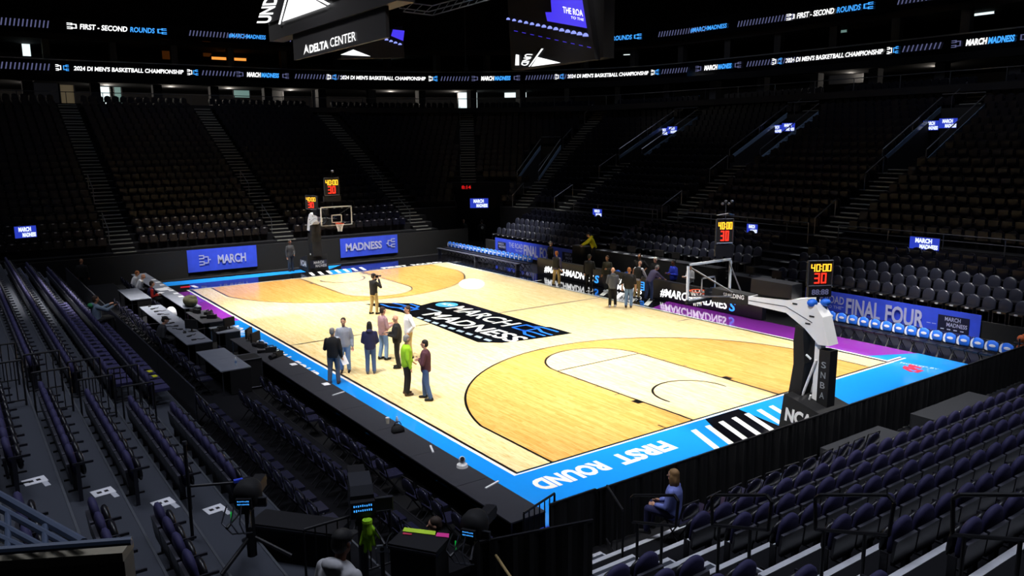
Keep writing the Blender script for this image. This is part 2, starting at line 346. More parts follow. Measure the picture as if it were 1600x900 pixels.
# vomitory recesses with side walls, glass parapets and a back wall
def vomitory(cx, cy, ang, i0, i1, hw, back_top):
    v = thing('vomitory', 'x', 'x', (cx, cy, 0), ang, kind='structure')   # local +y runs uphill
    L = .8*(i1-i0); z0 = zrow(i0)-.4; zt = zrow(i1)
    v['label'] = 'recessed stairway opening in the dark terraces'; v['category'] = 'opening'
    MB().box(-hw, hw, 0, L, z0-.1, z0).build('landing', M_CONC, v)
    MB().box(-hw, hw, L-.05, L+.1, z0, zt+back_top).build('back_wall', M_BLK, v)
    for s in (-1, 1):
        w_ = MB().prism([(0, z0), (L, z0), (L, zt), (0, zrow(i0)+.1)], s*hw-.05, s*hw+.05, 'x').build('side_wall', M_CONC, v)
        g = MB().prism([(0, zrow(i0)), (L, zt), (L, zt+.32), (0, zrow(i0)+.32)], s*hw-.02, s*hw+.02, 'x').build('glass_panel', M_GLASS, v)
        MB().tube((s*hw, 0, zrow(i0)+.8), (s*hw, L, zt+.8), .03).tube((s*hw, 0, zrow(i0)), (s*hw, 0, zrow(i0)+.8), .03).tube((s*hw, L/2, (zrow(i0)+zt)/2), (s*hw, L/2, (zrow(i0)+zt)/2+.8), .02).build('handrail', M_CHROME, v)
    MB().tube((-hw, L, zt+.95), (hw, L, zt+.95), .03).build('top_rail', M_CHROME, v)
    return v
for c, h in VOMS: vomitory(XC+rrow(8), c, -PI/2, 8, 15, h, .2)
(a, b), n_ = bp(59, rrow(4)); vomitory(a, b, math.atan2(-n_[1], -n_[0])-PI/2, 4, 10, .85, .2)
# corner tunnel mouth under the terraces
(x0, y0), _ = bp(TUN[0], rrow(0)); tn = thing('tunnel_mouth', 'dark players tunnel mouth in the far right corner', 'tunnel', (XC, YC, 0), 0, kind='structure')
def pol(r, s): a = math.radians(90-s); return (r*math.cos(a), r*math.sin(a))
q = MB(); A0, A1 = TUN
for s in (A0, A1):
    p, e = pol(6.4, s), pol(9.7, s); q.add([(p[0], p[1], -.05), (e[0], e[1], -.05), (e[0], e[1], 4.4), (p[0], p[1], 2.9)], [(0, 1, 2, 3)])
q.build('side_wall', M_CONC, tn)
P = [pol(9.72, A0+(A1-A0)*k/8) for k in range(9)]; q = MB()
for p, e in zip(P, P[1:]): q.add([(p[0], p[1], 3.1), (e[0], e[1], 3.1), (e[0], e[1], 4.4), (p[0], p[1], 4.4)], [(0, 1, 2, 3)])
q.build('header', mat('tunnel header', '2a2422', .7), tn)
P2 = [pol(14, A0+(A1-A0)*k/8) for k in range(9)]; q = MB()
for p, e in zip(P2, P2[1:]): q.add([(p[0], p[1], -.05), (e[0], e[1], -.05), (e[0], e[1], 3.2), (p[0], p[1], 3.2)], [(0, 1, 2, 3)])
q.build('back_wall', M_BLK, tn)
# cross rails in front of the upper right tier
for k, (ya, yb) in enumerate(((26.8, 19.2), (17.6, 9.2), (7.6, -10))):
    r = thing('cross_rail', ['low double rail across the right stand nearest the corner', 'low double rail across the middle of the right stand', 'low double rail across the right stand above its lower screen'][k], 'railing', (23.95, ya, 2.4))
    L = ya-yb
    MB().tube((0, 0, 1.0), (0, -L, 1.0), .025).build('top_rail', M_CHROME, r); MB().tube((0, 0, .75), (0, -L, .75), .02).build('mid_rail', M_CHROME, r)
    for t in range(int(L//2.4)+2):
        yy = min(L, t*2.4); MB().tube((0, -yy, 0), (0, -yy, 1.0), .025).build('post', M_CHROME, r)
# slim sloped handrails up the aisles
hr_n = 0
for a, i0, i1 in AISLES:
    for j in range(0 if a > 0 else -2, 18, 5):
        if blocked(j, a) or blocked(j+2, a) or j < i0 or j+2 >= i1: continue
        if a < 0 and j > 3: continue
        (x, y), n = bp(a, rrow(j)); (x2, y2), _ = bp(a, rrow(j+2)); off = (n[1]*.6, -n[0]*.6)
        p0, p1 = Vector((x+off[0], y+off[1], zrow(j))), Vector((x2+off[0], y2+off[1], zrow(j+2)))
        o = MB().path([p0, p0+Vector((0, 0, .85)), p1+Vector((0, 0, .85)), p1], .022).build('aisle_handrail', M_CHROME)
        ai = [q_[0] for q_ in AISLES].index(a); tag(o, f"slim metal handrail on the {['left far', 'middle far', 'right far', 'tunnel', 'corner', 'farthest right', 'second right', 'third right', 'nearest right'][ai]} aisle, starting at the {ORD[j+4]} row", 'handrail', 'aisle handrails in the dark bowl')
# ------------------------------------------------------------------ lower right riser section
lr = MB()
for k in range(6): lr.box(19.5+.75*k, 24.0, -9, 30.5, -.05 if k == 0 else .9+.27*k-.27, .9+.27*k)
lr = lr.build('riser_platform', M_CONC); tag(lr, 'low black riser platform behind the scorer table', 'platform', kind='structure')
MB().box(19.4, 19.5, -9, 30.5, -.05, 1.0).build('front_skirt', M_DRAPE, lr)
for yy in (20.3, 8.6, -4.5):
    for k in range(6): MB().box(-.35, 0, -.55, .55, 0, .14).build('step', M_STEP, lr, (19.85+.75*k, yy, .77+.27*k))
# ------------------------------------------------------------------ left stand: retractable decks
TIERS = [(-3.14, .3), (-4.72, .6), (-5.54, .9), (-6.36, 1.2), (-7.15, 1.5), (-7.95, 1.8), (-8.77, 2.1), (-9.6, 2.4), (-10.4, 2.7)]
ls = thing('retractable_stand', 'grey decks of the retractable stand along the left sideline', 'grandstand', kind='structure')
for k, (x, z) in enumerate(TIERS):
    xe = TIERS[k+1][0] if k+1 < len(TIERS) else -14
    ya = -3.2 if k < 2 else -4.6-.2*k
    d = MB().box(xe-.02, x, ya, 31.5, z-.12, z).build('deck', M_DECK if k > 1 else M_CONC, ls)
    MB().box(x-.03, x+.005, ya, 31.5, z-.02, z+.012).build('nosing', M_STEEL if k else M_DARK, d)
    MB().box(x-.06, x-.03, ya, 31.5, -.05 if k == 0 else TIERS[k-1][1], z-.12).build('riser', M_BLK, d)
# aisle-side floor boards at the near corner
# ------------------------------------------------------------------ near end stand (right foreground)
na = thing('end_stand', 'black decks with white step edges of the near end stand', 'grandstand', kind='structure')
NT = [(-4.3-.8*k, .3*(k+1)) for k in range(9)]
def aisle_x(k): return -1.45
for k, (y, z) in enumerate(NT):
    d = MB().box(-3 if k < 2 else -8, 22, y-.82, y, z-.1, z).build('deck', M_CONC, na)
    MB().box(-3 if k < 2 else -8, 22, y-.03, y-.005, z-.4, z-.1).build('riser', M_BLK, d)
    ax = aisle_x(k)
    MB().box(-3 if k < 2 else -7, 22, y-.09, y+.006, z, z+.008).build('nosing', M_NOSE, d)
    MB().box(ax-.5, ax+.45, y, y+.36, z-.3, z-.15).build('half_step', M_DECK, na)
    MB().box(ax-.5, ax+.45, y+.28, y+.365, z-.15, z-.142).box(ax+.42, ax+.455, y, y+.28, z-.15, z-.142).build('half_step_edge', M_NOSE, na)
for x0, x1 in ((6.0, 8.4), (9.9, 13.0)):
    MB().box(x0, x1, -4.28, -3.62, -.04, .34).build('camera_platform', mat('platform carpet', '26282e', .9), na)
# draped fence along the near baseline: separate drape panels hung on a rail
fe = thing('draped_fence', 'long black draped fence along the near baseline apron', 'fence', (0, 0, 0))
def drape(x0, x1, h, seg=40, amp=.025):
    q = MB(); n = int((x1-x0)/(.09))
    rs = [[(x0+(x1-x0)*i/n, amp*math.sin(i*1.9)+amp*.5*math.sin(i*.7), zz) for i in range(n+1)] for zz in (0, h)]
    vs = rs[0]+rs[1]; q.add(vs, [(i, i+1, n+2+i, n+1+i) for i in range(n)])
    q.add([(x, y-.03, z_) for x, y, z_ in vs], [(i+1, i, n+1+i, n+2+i) for i in range(n)]); return q
xs = [-.72, .9, 2.4, 3.9, 5.9, 7.9, 9.9, 11.9, 13.9, 15.9, 17.9]
for a, b in zip(xs, xs[1:]):
    MB().box(a, b, -.02, .02, 1.08, 1.12).build('top_rail', M_DARK, fe, (0, -3.56, 0)); drape(a+.01, b-.01, 1.09).build('drape_panel', M_DRAPE, fe, (0, -3.56, 0))
    MB().tube((b, 0, 0), (b, 0, 1.1), .025).build('post', M_DARK, fe, (0, -3.56, 0))
fe2 = thing('draped_fence', 'short black draped fence panel by the corner gate', 'fence', (-1.82, -3.53, 0), 0)
drape(0, 1.16, 1.1).build('drape_panel', M_DRAPE, fe2); MB().box(0, 1.06, -.02, .02, 1.09, 1.13).build('top_rail', M_DARK, fe2)
fe3 = thing('draped_fence', 'black draped fence in front of the lowest foreground chairs', 'fence', (-3.95, -4.52, .0), -.25)
drape(0, 1.9, 1.5).build('drape_panel', M_DRAPE, fe3); MB().box(0, 1.9, -.02, .02, 1.48, 1.52).build('top_rail', M_DARK, fe3)
# black mesh fence in front of the left stand
fl = thing('mesh_fence', 'black mesh fence separating press tables from the left stand', 'fence', (-5.42, 0, .6))
for k in range(6):
    ya, yb = 5.6+3.95*k, 5.6+3.95*(k+1)
    MB().box(-.012, .012, ya+.03, yb-.03, .03, .95).build('mesh_panel', mat('black mesh', '1c1d22', .7), fl); MB().tube((0, ya, 0), (0, ya, 1.0), .025).build('post', M_CHROME, fl)
    MB().tube((0, ya, .98), (0, yb, .98), .02).build('top_rail', M_CHROME, fl)
MB().tube((0, 29.3, 0), (0, 29.3, 1.0), .025).build('post', M_CHROME, fl)
# ------------------------------------------------------------------ concourse, suites, LED ribbons, upper deck, roof
RIB = [(-30, 58.2), (-12, 58.5), (0, 58.6), (8, 57.9), (16.4, 57.5), (20.9, 56.5), (25, 55.3), (28.4, 54), (31.5, 52.3), (34.2, 50.25), (36.5, 48), (38.5, 45.3), (40.8, 42.2), (42.4, 38.7), (43.1, 35), (43.4, 31.8), (43.9, 25.5), (44.3, 18), (44.4, 10), (44.4, -6), (44.4, -30)]
RV = [Vector(p) for p in RIB]; RD = [0]
for a, b in zip(RV, RV[1:]): RD.append(RD[-1]+(b-a).length)
def rib(s, off=0):
    j = max(0, min(len(RV)-2, sum(d <= s for d in RD)-1)); t = (s-RD[j])/(RD[j+1]-RD[j]); d = (RV[j+1]-RV[j]).normalized()
    return RV[j].lerp(RV[j+1], t)+Vector((d.y, -d.x))*off
def sband(z0, z1, off, th, s0=0, s1=None, step=1.2):
    s1 = RD[-1] if s1 is None else s1; n = max(2, int((s1-s0)/step)); q = MB(); rs = []
    for i in range(n+1):
        s = s0+(s1-s0)*i/n; a, b = rib(s, off), rib(s, off-th)
        rs.append([(a.x, a.y, z0), (b.x, b.y, z0), (b.x, b.y, z1), (a.x, a.y, z1)])
    return q.rings(rs)
def s_at(px_, py_, z):
    """arc length where a pixel of the photograph meets the ribbon at height z"""
    d = fw+r2*((px_-800)/FPX)-u2*((py_-450)/FPX); c = Vector((-9.769, -13.6762, 7.2744)); p = c+d*((z-c.z)/d.z); p = Vector((p.x, p.y))
    best = (1e9, 0)
    for a, b, s in zip(RV, RV[1:], RD):
        t = max(0, min(1, (p-a).dot(b-a)/(b-a).length_squared)); best = min(best, ((a.lerp(b, t)-p).length, s+t*(b-a).length))
    return best[1]
def wrap(name, s_, m, sa, sb, z0, z1, parent, off=.14, bold=.02, shear=.15):
    V, F, _ = glyphs(s_, bold, shear); q = MB()
    vs = []
    for x, y in V:
        p = rib(sa+(sb-sa)*x, off); vs.append((p.x, p.y, z0+(z1-z0)*y))
    return q.add(vs, F).build(name, m, parent)
def ticks(sa, sb, z0, z1, m, parent, n=22, sl=.12):
    q = MB(); n = max(4, int(abs(sb-sa)/.27))
    for i in range(n):
        s = sa+(sb-sa)*i/n; a, b = rib(s, .14), rib(s+.09, .14); c, d = rib(s+sl, .14), rib(s+sl+.09, .14)
        q.add([(a.x, a.y, z0), (b.x, b.y, z0), (d.x, d.y, z1), (c.x, c.y, z1)], [(0, 1, 2, 3)])
    q.build('tick_marks', m, parent)
def bracket(s, z, w_, m, parent, dirn=1):
    q = MB(); h = .17
    for (x0, x1, za, zb) in ((0, .5, .75, .95), (0, .5, .25, .45), (0, .5, -.45, -.25), (0, .5, -.95, -.75), (.4, .55, .25, .95), (.4, .55, -.95, -.25), (.5, 1, .5, .7), (.5, 1, -.7, -.5), (.85, 1, -.7, .7)):
        if dirn < 0: x0, x1 = 1-x1, 1-x0
        a, b = rib(s+w_*x0, .14), rib(s+w_*x1, .14)
        q.add([(a.x, a.y, z+h*za*1.4), (b.x, b.y, z+h*za*1.4), (b.x, b.y, z+h*zb*1.4), (a.x, a.y, z+h*zb*1.4)], [(0, 1, 2, 3)])
    q.build('bracket_mark', m, parent)
low = thing('ribbon_board', 'lower LED ribbon board running around the bowl with championship lettering', 'ribbon board')
sband(12.78, 13.9, 0, .3).build('board', M_APBLK, low); sband(13.9, 13.98, .05, .4).build('cap_rail', M_STEEL, low)
upr = thing('ribbon_board', 'upper LED ribbon board above the suites with round lettering', 'ribbon board')
sband(15.95, 17.05, 0, .3).build('board', M_APBLK, upr)
ZL, ZU = 13.33, 16.5
for (xa, ya), (xb, yb) in (((114, 107), (287, 112.5)), ((531, 121), (665, 123)), ((887, 119.5), (1016, 114)), ((1226, 94.5), (1385, 80.5))):
    sa, sb = s_at(xa, ya, ZL), s_at(xb, yb, ZL); k = (sb-sa)/17
    wrap('lettering', "2024 DI MEN'S BASKETBALL CHAMPIONSHIP", M_LEDW, sa, sb, ZL-.17, ZL+.17, low)
    for s, m, d in ((sa-2.6*k, M_LEDW, 1), (sa-1.5*k, M_LEDB, -1), (sb+.6*k, M_LEDW, 1), (sb+1.6*k, M_LEDB, -1)): bracket(s, ZL, .8*k, m, low, d)
    ticks(sb+3*k, sb+9*k, ZL-.2, ZL+.2, M_LEDD, low)
ticks(s_at(0, 102, ZL), s_at(80, 105, ZL), ZL-.25, ZL+.25, M_LEDD, low)
for (xa, ya), (xm, ym), (xb, yb) in (((387, 116), (409, 117), (437, 118)), ((752, 123), (773, 122.5), (798, 122)), ((1096, 106), (1117, 104), (1138, 102)), ((1510, 67), (1545, 63.5), (1585, 59))):
    sa, sm, sb = (s_at(*p, ZL) for p in ((xa, ya), (xm, ym), (xb, yb)))
    wrap('lettering', 'MARCH', M_LEDW, sa, sm-.05, ZL-.2, ZL+.2, low, bold=.04); wrap('lettering', 'MADNESS', M_LEDB, sm, sb, ZL-.2, ZL+.2, low, bold=.04)
    bracket(sa-.9, ZL, .6, M_LEDD, low); bracket(sb+.3, ZL, .6, M_LEDD, low, -1)
    ticks(sb+1.4, sb+6, ZL-.2, ZL+.2, M_LEDD, low)
for (xa, ya), (xm, ym), (xb, yb) in (((125, 40), (204, 45), (243, 47)), ((878, 66), (955, 59.5), (985, 57)), ((1240, 24), (1305, 15.5), (1342, 10))):
    sa, sm, sb = (s_at(*p, ZU) for p in ((xa, ya), (xm, ym), (xb, yb)))
    wrap('lettering', 'FIRST - SECOND', M_LEDW, sa, sm-.2, ZU-.2, ZU+.2, upr); wrap('lettering', 'ROUNDS', M_LEDB, sm, sb, ZU-.2, ZU+.2, upr)
    bracket(sa-.9, ZU, .7, M_LEDW, upr); bracket(sb+.2, ZU, .7, M_LEDB, upr, -1); ticks(sb+2.6, sb+7.5, ZU-.22, ZU+.22, M_LEDD, upr)
for (xa, ya), (xb, yb) in (((360, 54), (420, 57)), ((1076, 47.5), (1135, 40))):
    sa, sb = s_at(xa, ya, ZU), s_at(xb, yb, ZU); wrap('lettering', '#MARCHMADNESS', M_LEDB, sa, sb, ZU-.19, ZU+.19, upr); ticks(sb+1, sb+6, ZU-.22, ZU+.22, M_LEDD, upr)
ticks(s_at(0, 32, ZU), s_at(80, 37, ZU), ZU-.27, ZU+.27, M_LEDD, upr)
# suites between the ribbons, upper deck and roof
st = sband(12.3, 12.78, 0, 14).build('suite_floor', M_CONC); tag(st, 'dark slab under the suites', 'slab', kind='structure')
cw = sband(9.9, 19, -12, .3).build('wall_concourse', mat('concourse wall', '2c2a2c', .8)); tag(cw, 'dark back wall of the concourse and suites', 'wall', kind='structure')
cf = sband(9.9, 10.3, 7.6, 20).build('concourse_floor', M_CONC); tag(cf, 'dark concourse walkway behind the top row of seats', 'walkway', kind='structure')
uf = sband(15.5, 15.93, -.35, 14).build('suite_ceiling', M_CONC); tag(uf, 'dark soffit above the suites', 'slab', kind='structure')
ud = MB()
for k in range(8):
    n = 60; rs = []
    for i in range(n+1):
        s = RD[-1]*i/n; a, b = rib(s, -.3-.9*k), rib(s, -1.2-.9*k); zz = 17.0+.6*k
        rs.append([(a.x, a.y, zz-.6), (b.x, b.y, zz-.6), (b.x, b.y, zz), (a.x, a.y, zz)])
    ud.rings(rs)
ud = ud.build('upper_deck', M_CONC); tag(ud, 'black upper deck terraces above the ribbon', 'grandstand', kind='structure')
rf = MB().box(-40, 62, -34, 76, 27, 27.4).build('ceiling', M_BLK); tag(rf, 'black arena roof', 'ceiling', kind='structure')
for nm, bx_, lab in (('wall_far', (-40, 62, 75, 75.4, 0, 27), 'far'), ('wall_right', (61.6, 62, -34, 76, 0, 27), 'right'), ('wall_left', (-40, -39.6, -34, 76, 0, 27), 'left'), ('wall_near', (-40, 62, -34.4, -34, 0, 27), 'near')):
    tag(MB().box(*bx_).build(nm, M_BLK), f'black outer wall on the {lab} side of the arena', 'wall', kind='structure')
# columns along the concourse and the suite dividers
cl = []
for k in range(26):
    s = 8+k*4.6
    if s > RD[-1]-2: break
    p = rib(s, -1.2); o = MB().box(-.35, .35, -.35, .35, 10.3, 12.3).build('concourse_column', mat('column grey', '2c2d33', .7), None, (p.x, p.y, 0)); tag(o, 'square grey concourse column behind the top row of the bowl', 'column', 'concourse columns')
    p = rib(s+1.5, -.8); o = MB().box(-.25, .25, -.3, .3, 12.78, 15.5).build('suite_column', mat('column dark', '1d1d22', .7), None, (p.x, p.y, 0)); tag(o, 'dark column between the open suites under the upper ribbon', 'column', 'suite columns')
# daylit openings, lit bars and exit signs, each at its place along the concourse
def panel(name, x0, y0, x1, y1, zmid, off, m, label, cat, fr=True):
    """upright panel standing behind the ribbon line where the photo shows it"""
    c = Vector((-9.769, -13.6762, 7.2744)); d = fw+r2*(((x0+x1)/2-800)/FPX)-u2*(((y0+y1)/2-450)/FPX)
    s = s_at((x0+x1)/2, (y0+y1)/2, zmid) if False else None
    best = None
    for i in range(900):
        t = RD[-1]*i/900; p = rib(t, off); v = p-Vector((c.x, c.y)); cr = abs(v.x*d.y-v.y*d.x)/math.hypot(d.x, d.y)
        if best is None or cr < best[0]: best = (cr, t, p, v.length/math.hypot(d.x, d.y))
    _, t, p, k = best; e = (rib(t+.3, off)-rib(t-.3, off)).normalized(); n = Vector((e.y, -e.x))
    z = c.z+d.z*k; px_m = k/FPX; cosv = abs(n.dot(Vector((d.x, d.y)).normalized()))
    W, H = (x1-x0)*px_m/max(cosv, .35), (y1-y0)*px_m
    o = thing(name, label, cat, (p.x, p.y, z), math.atan2(e.y, e.x))
    MB().box(-W/2, W/2, -.03, .03, -H/2, H/2).build('lit_face', m, o)
    if fr: MB().box(-W/2-.1, -W/2, -.08, .08, -H/2, H/2+.1).box(W/2, W/2+.1, -.08, .08, -H/2, H/2+.1).box(-W/2, W/2, -.08, .08, H/2, H/2+.1).build('frame', M_DARK, o)
    return o
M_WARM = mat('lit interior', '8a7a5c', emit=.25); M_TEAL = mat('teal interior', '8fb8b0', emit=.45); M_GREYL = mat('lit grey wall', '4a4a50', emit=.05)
for a in ((713, 143, 742, 171, 10.5, -4, M_WIN, 'bright daylit doorway at the top of the corner aisle', 'doorway'), (156, 131, 169, 162, 10.5, -5, M_WIN, 'tall white daylit doorway at the far left concourse', 'doorway'),
          (97, 129, 115, 166, 10.5, -4, M_WARM, 'warm lit doorway beside the left concourse column', 'doorway'), (181, 131, 190, 161, 10.5, -5, M_TEAL, 'green tinted opening right of the white doorway', 'doorway'),
          (367, 136, 390, 152, 11, -5, M_TEAL, 'small lit bar window on the far concourse', 'window'), (788, 137, 822, 152, 11, -5, M_WIN, 'wide bright window right of the corner doorway', 'window'),
          (600, 91, 610, 110, 14.5, -5, M_WIN, 'narrow bright window below the scoreboard', 'window'), (685, 86, 691, 94, 14.5, -5, M_WIN, 'left one of two small square lights between the ribbons', 'lamp'), (721, 86, 727, 94, 14.5, -5, M_WIN, 'right one of two small square lights between the ribbons', 'lamp'),
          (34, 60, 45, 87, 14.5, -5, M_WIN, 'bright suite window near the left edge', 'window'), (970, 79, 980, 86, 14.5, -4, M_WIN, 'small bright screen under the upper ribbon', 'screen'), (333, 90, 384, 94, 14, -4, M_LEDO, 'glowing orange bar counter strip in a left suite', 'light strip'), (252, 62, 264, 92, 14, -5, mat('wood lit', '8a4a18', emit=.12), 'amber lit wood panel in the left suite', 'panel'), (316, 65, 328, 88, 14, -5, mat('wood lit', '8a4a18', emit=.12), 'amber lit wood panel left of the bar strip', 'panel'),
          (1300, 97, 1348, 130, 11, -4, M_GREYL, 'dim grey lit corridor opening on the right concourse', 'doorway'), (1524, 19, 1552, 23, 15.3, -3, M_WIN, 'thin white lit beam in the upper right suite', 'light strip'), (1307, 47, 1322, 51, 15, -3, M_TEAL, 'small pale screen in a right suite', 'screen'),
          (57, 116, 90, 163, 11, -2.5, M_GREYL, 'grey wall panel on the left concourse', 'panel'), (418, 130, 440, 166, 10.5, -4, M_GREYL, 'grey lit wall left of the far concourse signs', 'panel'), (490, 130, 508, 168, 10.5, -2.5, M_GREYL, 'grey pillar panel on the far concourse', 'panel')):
    panel(a[8].replace(' ', '_'), *a)
for x, y, lab in ((109, 120, 'above the left doorway'), (473, 131, 'at the far concourse'), (957, 128, 'behind the corner seats'), (1147, 116, 'above the right aisle'), (1325, 100, 'in the grey lit corridor'), (1573, 79, 'near the right edge')):
    panel('exit_sign', x-4, y-2, x+4, y+2, 12, -1.3, M_LEDG, 'small green exit sign '+lab, 'exit sign', False)
# concourse parapet rail at the top of the seats
pr_ = thing('parapet_rail', 'thin steel parapet rail with glass along the top of the seats', 'railing')
sband(11.1, 11.15, 6.6, .05).build('top_rail', M_CHROME, pr_)
for k in range(40):
    p = rib(4+k*3, 6.6)
    if 4+k*3 < RD[-1]: MB().tube((p.x, p.y, 10.2), (p.x, p.y, 11.1), .025, n=5).build('post', M_CHROME, pr_)
# ------------------------------------------------------------------ centre-hung scoreboard
sb = thing('scoreboard', 'huge black centre hung scoreboard with glowing video screens', 'scoreboard', (0, 0, 0))
q = MB().box(1.9, 2.5, 8.6, 20, 11.5, 18).box(12.82, 13.4, 11.6, 18, 10.7, 18).box(2.5, 5.2, 19.4, 20, 11.9, 18).box(2.5, 12.9, 14, 14.6, 16.5, 18)
q.box(5, 10, 11, 17.5, 16, 20).tube((7.6, 14.3, 18), (7.6, 14.3, 27), .8); q.build('housing', mat('scoreboard black', '0b0b10', .5), sb)
sc1 = MB().box(1.84, 1.9, 8.8, 19.9, 12.2, 17.6).build('video_screen', M_SCREEN, sb)
def face_x(pts, X): # pixels to points on the plane x=X
    out = []; c = Vector((-9.769, -13.6762, 7.2744))
    for a, b in pts:
        d = fw+r2*((a-800)/FPX)-u2*((b-450)/FPX); out.append(c+d*((X-c.x)/d.x))
    return out
def face_y(pts, Y):
    out = []; c = Vector((-9.769, -13.6762, 7.2744))
    for a, b in pts:
        d = fw+r2*((a-800)/FPX)-u2*((b-450)/FPX); out.append(c+d*((Y-c.y)/d.y))
    return out
def sheet(name, m, pts, parent): return MB().add(pts, [tuple(range(len(pts)))]).build(name, m, parent)
sheet('screen_picture', M_LEDW, face_x([(441, 34), (452, -4), (486, -4), (510, 10)], 1.82), sc1)
sheet('screen_picture', M_LEDW, face_x([(435, 38), (438, 38), (449, -4), (446, -4)], 1.82), sc1); sheet('screen_picture', M_LEDW, face_x([(488, -4), (498, -4), (516, 6), (512, 8)], 1.82), sc1)
a, b, c_ = face_x([(422, 36), (436, -6), (410, -4)], 1.82); text('screen_lettering', 'UND', M_LEDW, a, (b-a)*1.0, (c_-b)*.85, sc1, .03)
# sponsor panel under the left side
dp = MB().box(2.0, 2.12, 9.6, 17.6, 10.55, 11.75).build('sign_panel', mat('scoreboard black', '0b0b10', .5), sb)
a, b, c_ = face_x([(482, 84), (556, 63), (481, 69)], 1.98)
V0, V1, V2 = face_x([(474.5, 86), (483, 83.5), (478, 69)], 1.97)
q = MB(); q.add([V0, V0.lerp(V1, .5)*.6+V2*.4, V2], [(0, 1, 2)]).add([V1, V0.lerp(V1, .5)*.6+V2*.4, V2], [(0, 1, 2)]); q.build('sign_emblem', M_LEDW, dp)
a, b, c_ = face_x([(484, 83), (513, 75.5), (483.5, 70.5)], 1.97); text('sign_lettering', 'DELTA', M_LEDW, a, b-a, c_-a, dp, .03)
a, b, c_ = face_x([(516, 74), (556, 63.5), (515.5, 60)], 1.97); text('sign_lettering', 'CENTER', M_LEDW, a, b-a, c_-a, dp, .0)
# inner screen on the right side, showing the bench and the court corner
sr = MB().add(face_x([(792, -20), (915, -20), (930, 93), (799, 108)], 12.5)+[p+Vector((.3, 0, 0)) for p in face_x([(792, -20), (915, -20), (930, 93), (799, 108)], 12.5)], [(0, 1, 2, 3), (7, 6, 5, 4), (0, 4, 5, 1), (1, 5, 6, 2), (2, 6, 7, 3), (3, 7, 4, 0)]).build('video_screen', M_SCREEN, sb)
sheet('screen_picture', M_LEDV, face_x([(852, 19), (862, 19), (860, -6), (909, -6), (917, 44), (855, 33)], 12.46), sr)
sheet('screen_picture', M_LEDW, face_x([(830, 104), (840, 89), (876, 98)], 12.46), sr); sheet('screen_picture', M_LEDW, face_x([(826, 104), (828, 104), (849, 76), (846, 76)], 12.46), sr); sheet('screen_picture', M_LEDW, face_x([(805, 102), (811, 102), (811, 86), (806, 85)], 12.46), sr)
a, b, c_ = face_x([(813, 102), (824, 103), (821, 84)], 12.46); text('screen_lettering', 'UND', M_LEDW, c_, a-c_, (b-a)*1.0, sr, .03)
a, b, c_ = face_x([(880, 20), (911, 26), (879, 10)], 12.44); text('screen_lettering', 'THE ROA', M_LEDW, a, b-a, c_-a, sr, .01); a, b, c_ = face_x([(892, 29), (912, 33), (892, 25)], 12.44); text('screen_lettering', 'TO THE', M_LEDW, a, b-a, c_-a, sr, .0)
for i in range(14):
    cx_, cy_ = 794+i*9.3, 31+i*2.0; r_ = 3.0+i*.13
    pts = face_x([(cx_+r_*math.cos(t), cy_-1.2*r_*math.sin(t)) for t in [PI*k/6 for k in range(7)]], 12.46); sheet('screen_icon', mat('led pale blue', '8f9cff', emit=1.2), pts, sr)
for i in range(10): sheet('screen_icon', M_LEDV, face_x([(803+i*12.7, 47.5+i*2.8), (809+i*12.7, 48.8+i*2.8), (809+i*12.7, 49.6+i*2.8), (803+i*12.7, 48.4+i*2.8)], 12.46), sr)
# inner screen on the far side
s2 = MB().add(face_y([(560, 60), (629, 40), (632, 90), (530, 92)], 17.2)+[p+Vector((0, .3, 0)) for p in face_y([(560, 60), (629, 40), (632, 90), (530, 92)], 17.2)], [(0, 1, 2, 3), (7, 6, 5, 4), (0, 4, 5, 1), (1, 5, 6, 2), (2, 6, 7, 3), (3, 7, 4, 0)]).build('video_screen', M_SCREEN, sb)
sheet('screen_picture', M_LEDV, face_y([(611, 56), (614, 46), (632, 48), (630, 64)], 17.15), s2); sheet('screen_picture', M_LEDW, face_y([(532, 85.5), (552, 77.5), (579, 88)], 17.15), s2)
for i in range(4):
    cx_, cy_ = 604+i*7, 63+i*2.4; sheet('screen_icon', mat('led pale blue', '8f9cff', emit=1.2), face_y([(cx_+3*math.cos(t), cy_-3*math.sin(t)) for t in [PI*k/6 for k in range(7)]], 17.15), s2)
# lighting truss right of the scoreboard
tr = thing('lighting_truss', 'bare aluminium lattice truss hanging right of the scoreboard', 'truss')
P = face_y([(630, 18), (676, 24), (792, -8)], 22); q = MB()
for a, b in zip(P, P[1:]):
    L = (b-a).length; d = (b-a)/L; n = max(2, int(L/.5))
    for dz, dy in ((0, 0), (.45, 0), (.22, .4)):
        MB().tube(a+Vector((0, dy, dz)), b+Vector((0, dy, dz)), .03, n=5).build('chord', M_STEEL, tr)
    for i in range(n):
        p, e = a+d*L*i/n, a+d*L*(i+1)/n
        MB().tube(p, e+Vector((0, 0, .45)), .018, n=4).build('brace', M_STEEL, tr)
for i, x in enumerate((630, 792)):
    p = P[0] if i == 0 else P[2]; MB().tube(p, (p.x, p.y, 27), .02, n=4).build('hanger', M_DARK, tr)

# lamps glowing under the concourse soffit
for k, sl in enumerate((22, 27, 32, 37, 42, 47, 56, 62, 97, 103)):
    p = rib(sl, -3.2); l = bpy.data.lights.new('concourse_lamp', 'POINT'); l.energy = 140 if k < 8 else 50; l.shadow_soft_size = .2; l.color = (1, .9, .78); o = bpy.data.objects.new('concourse_lamp', l); COL.objects.link(o); o.location = (p.x, p.y, 12.1)

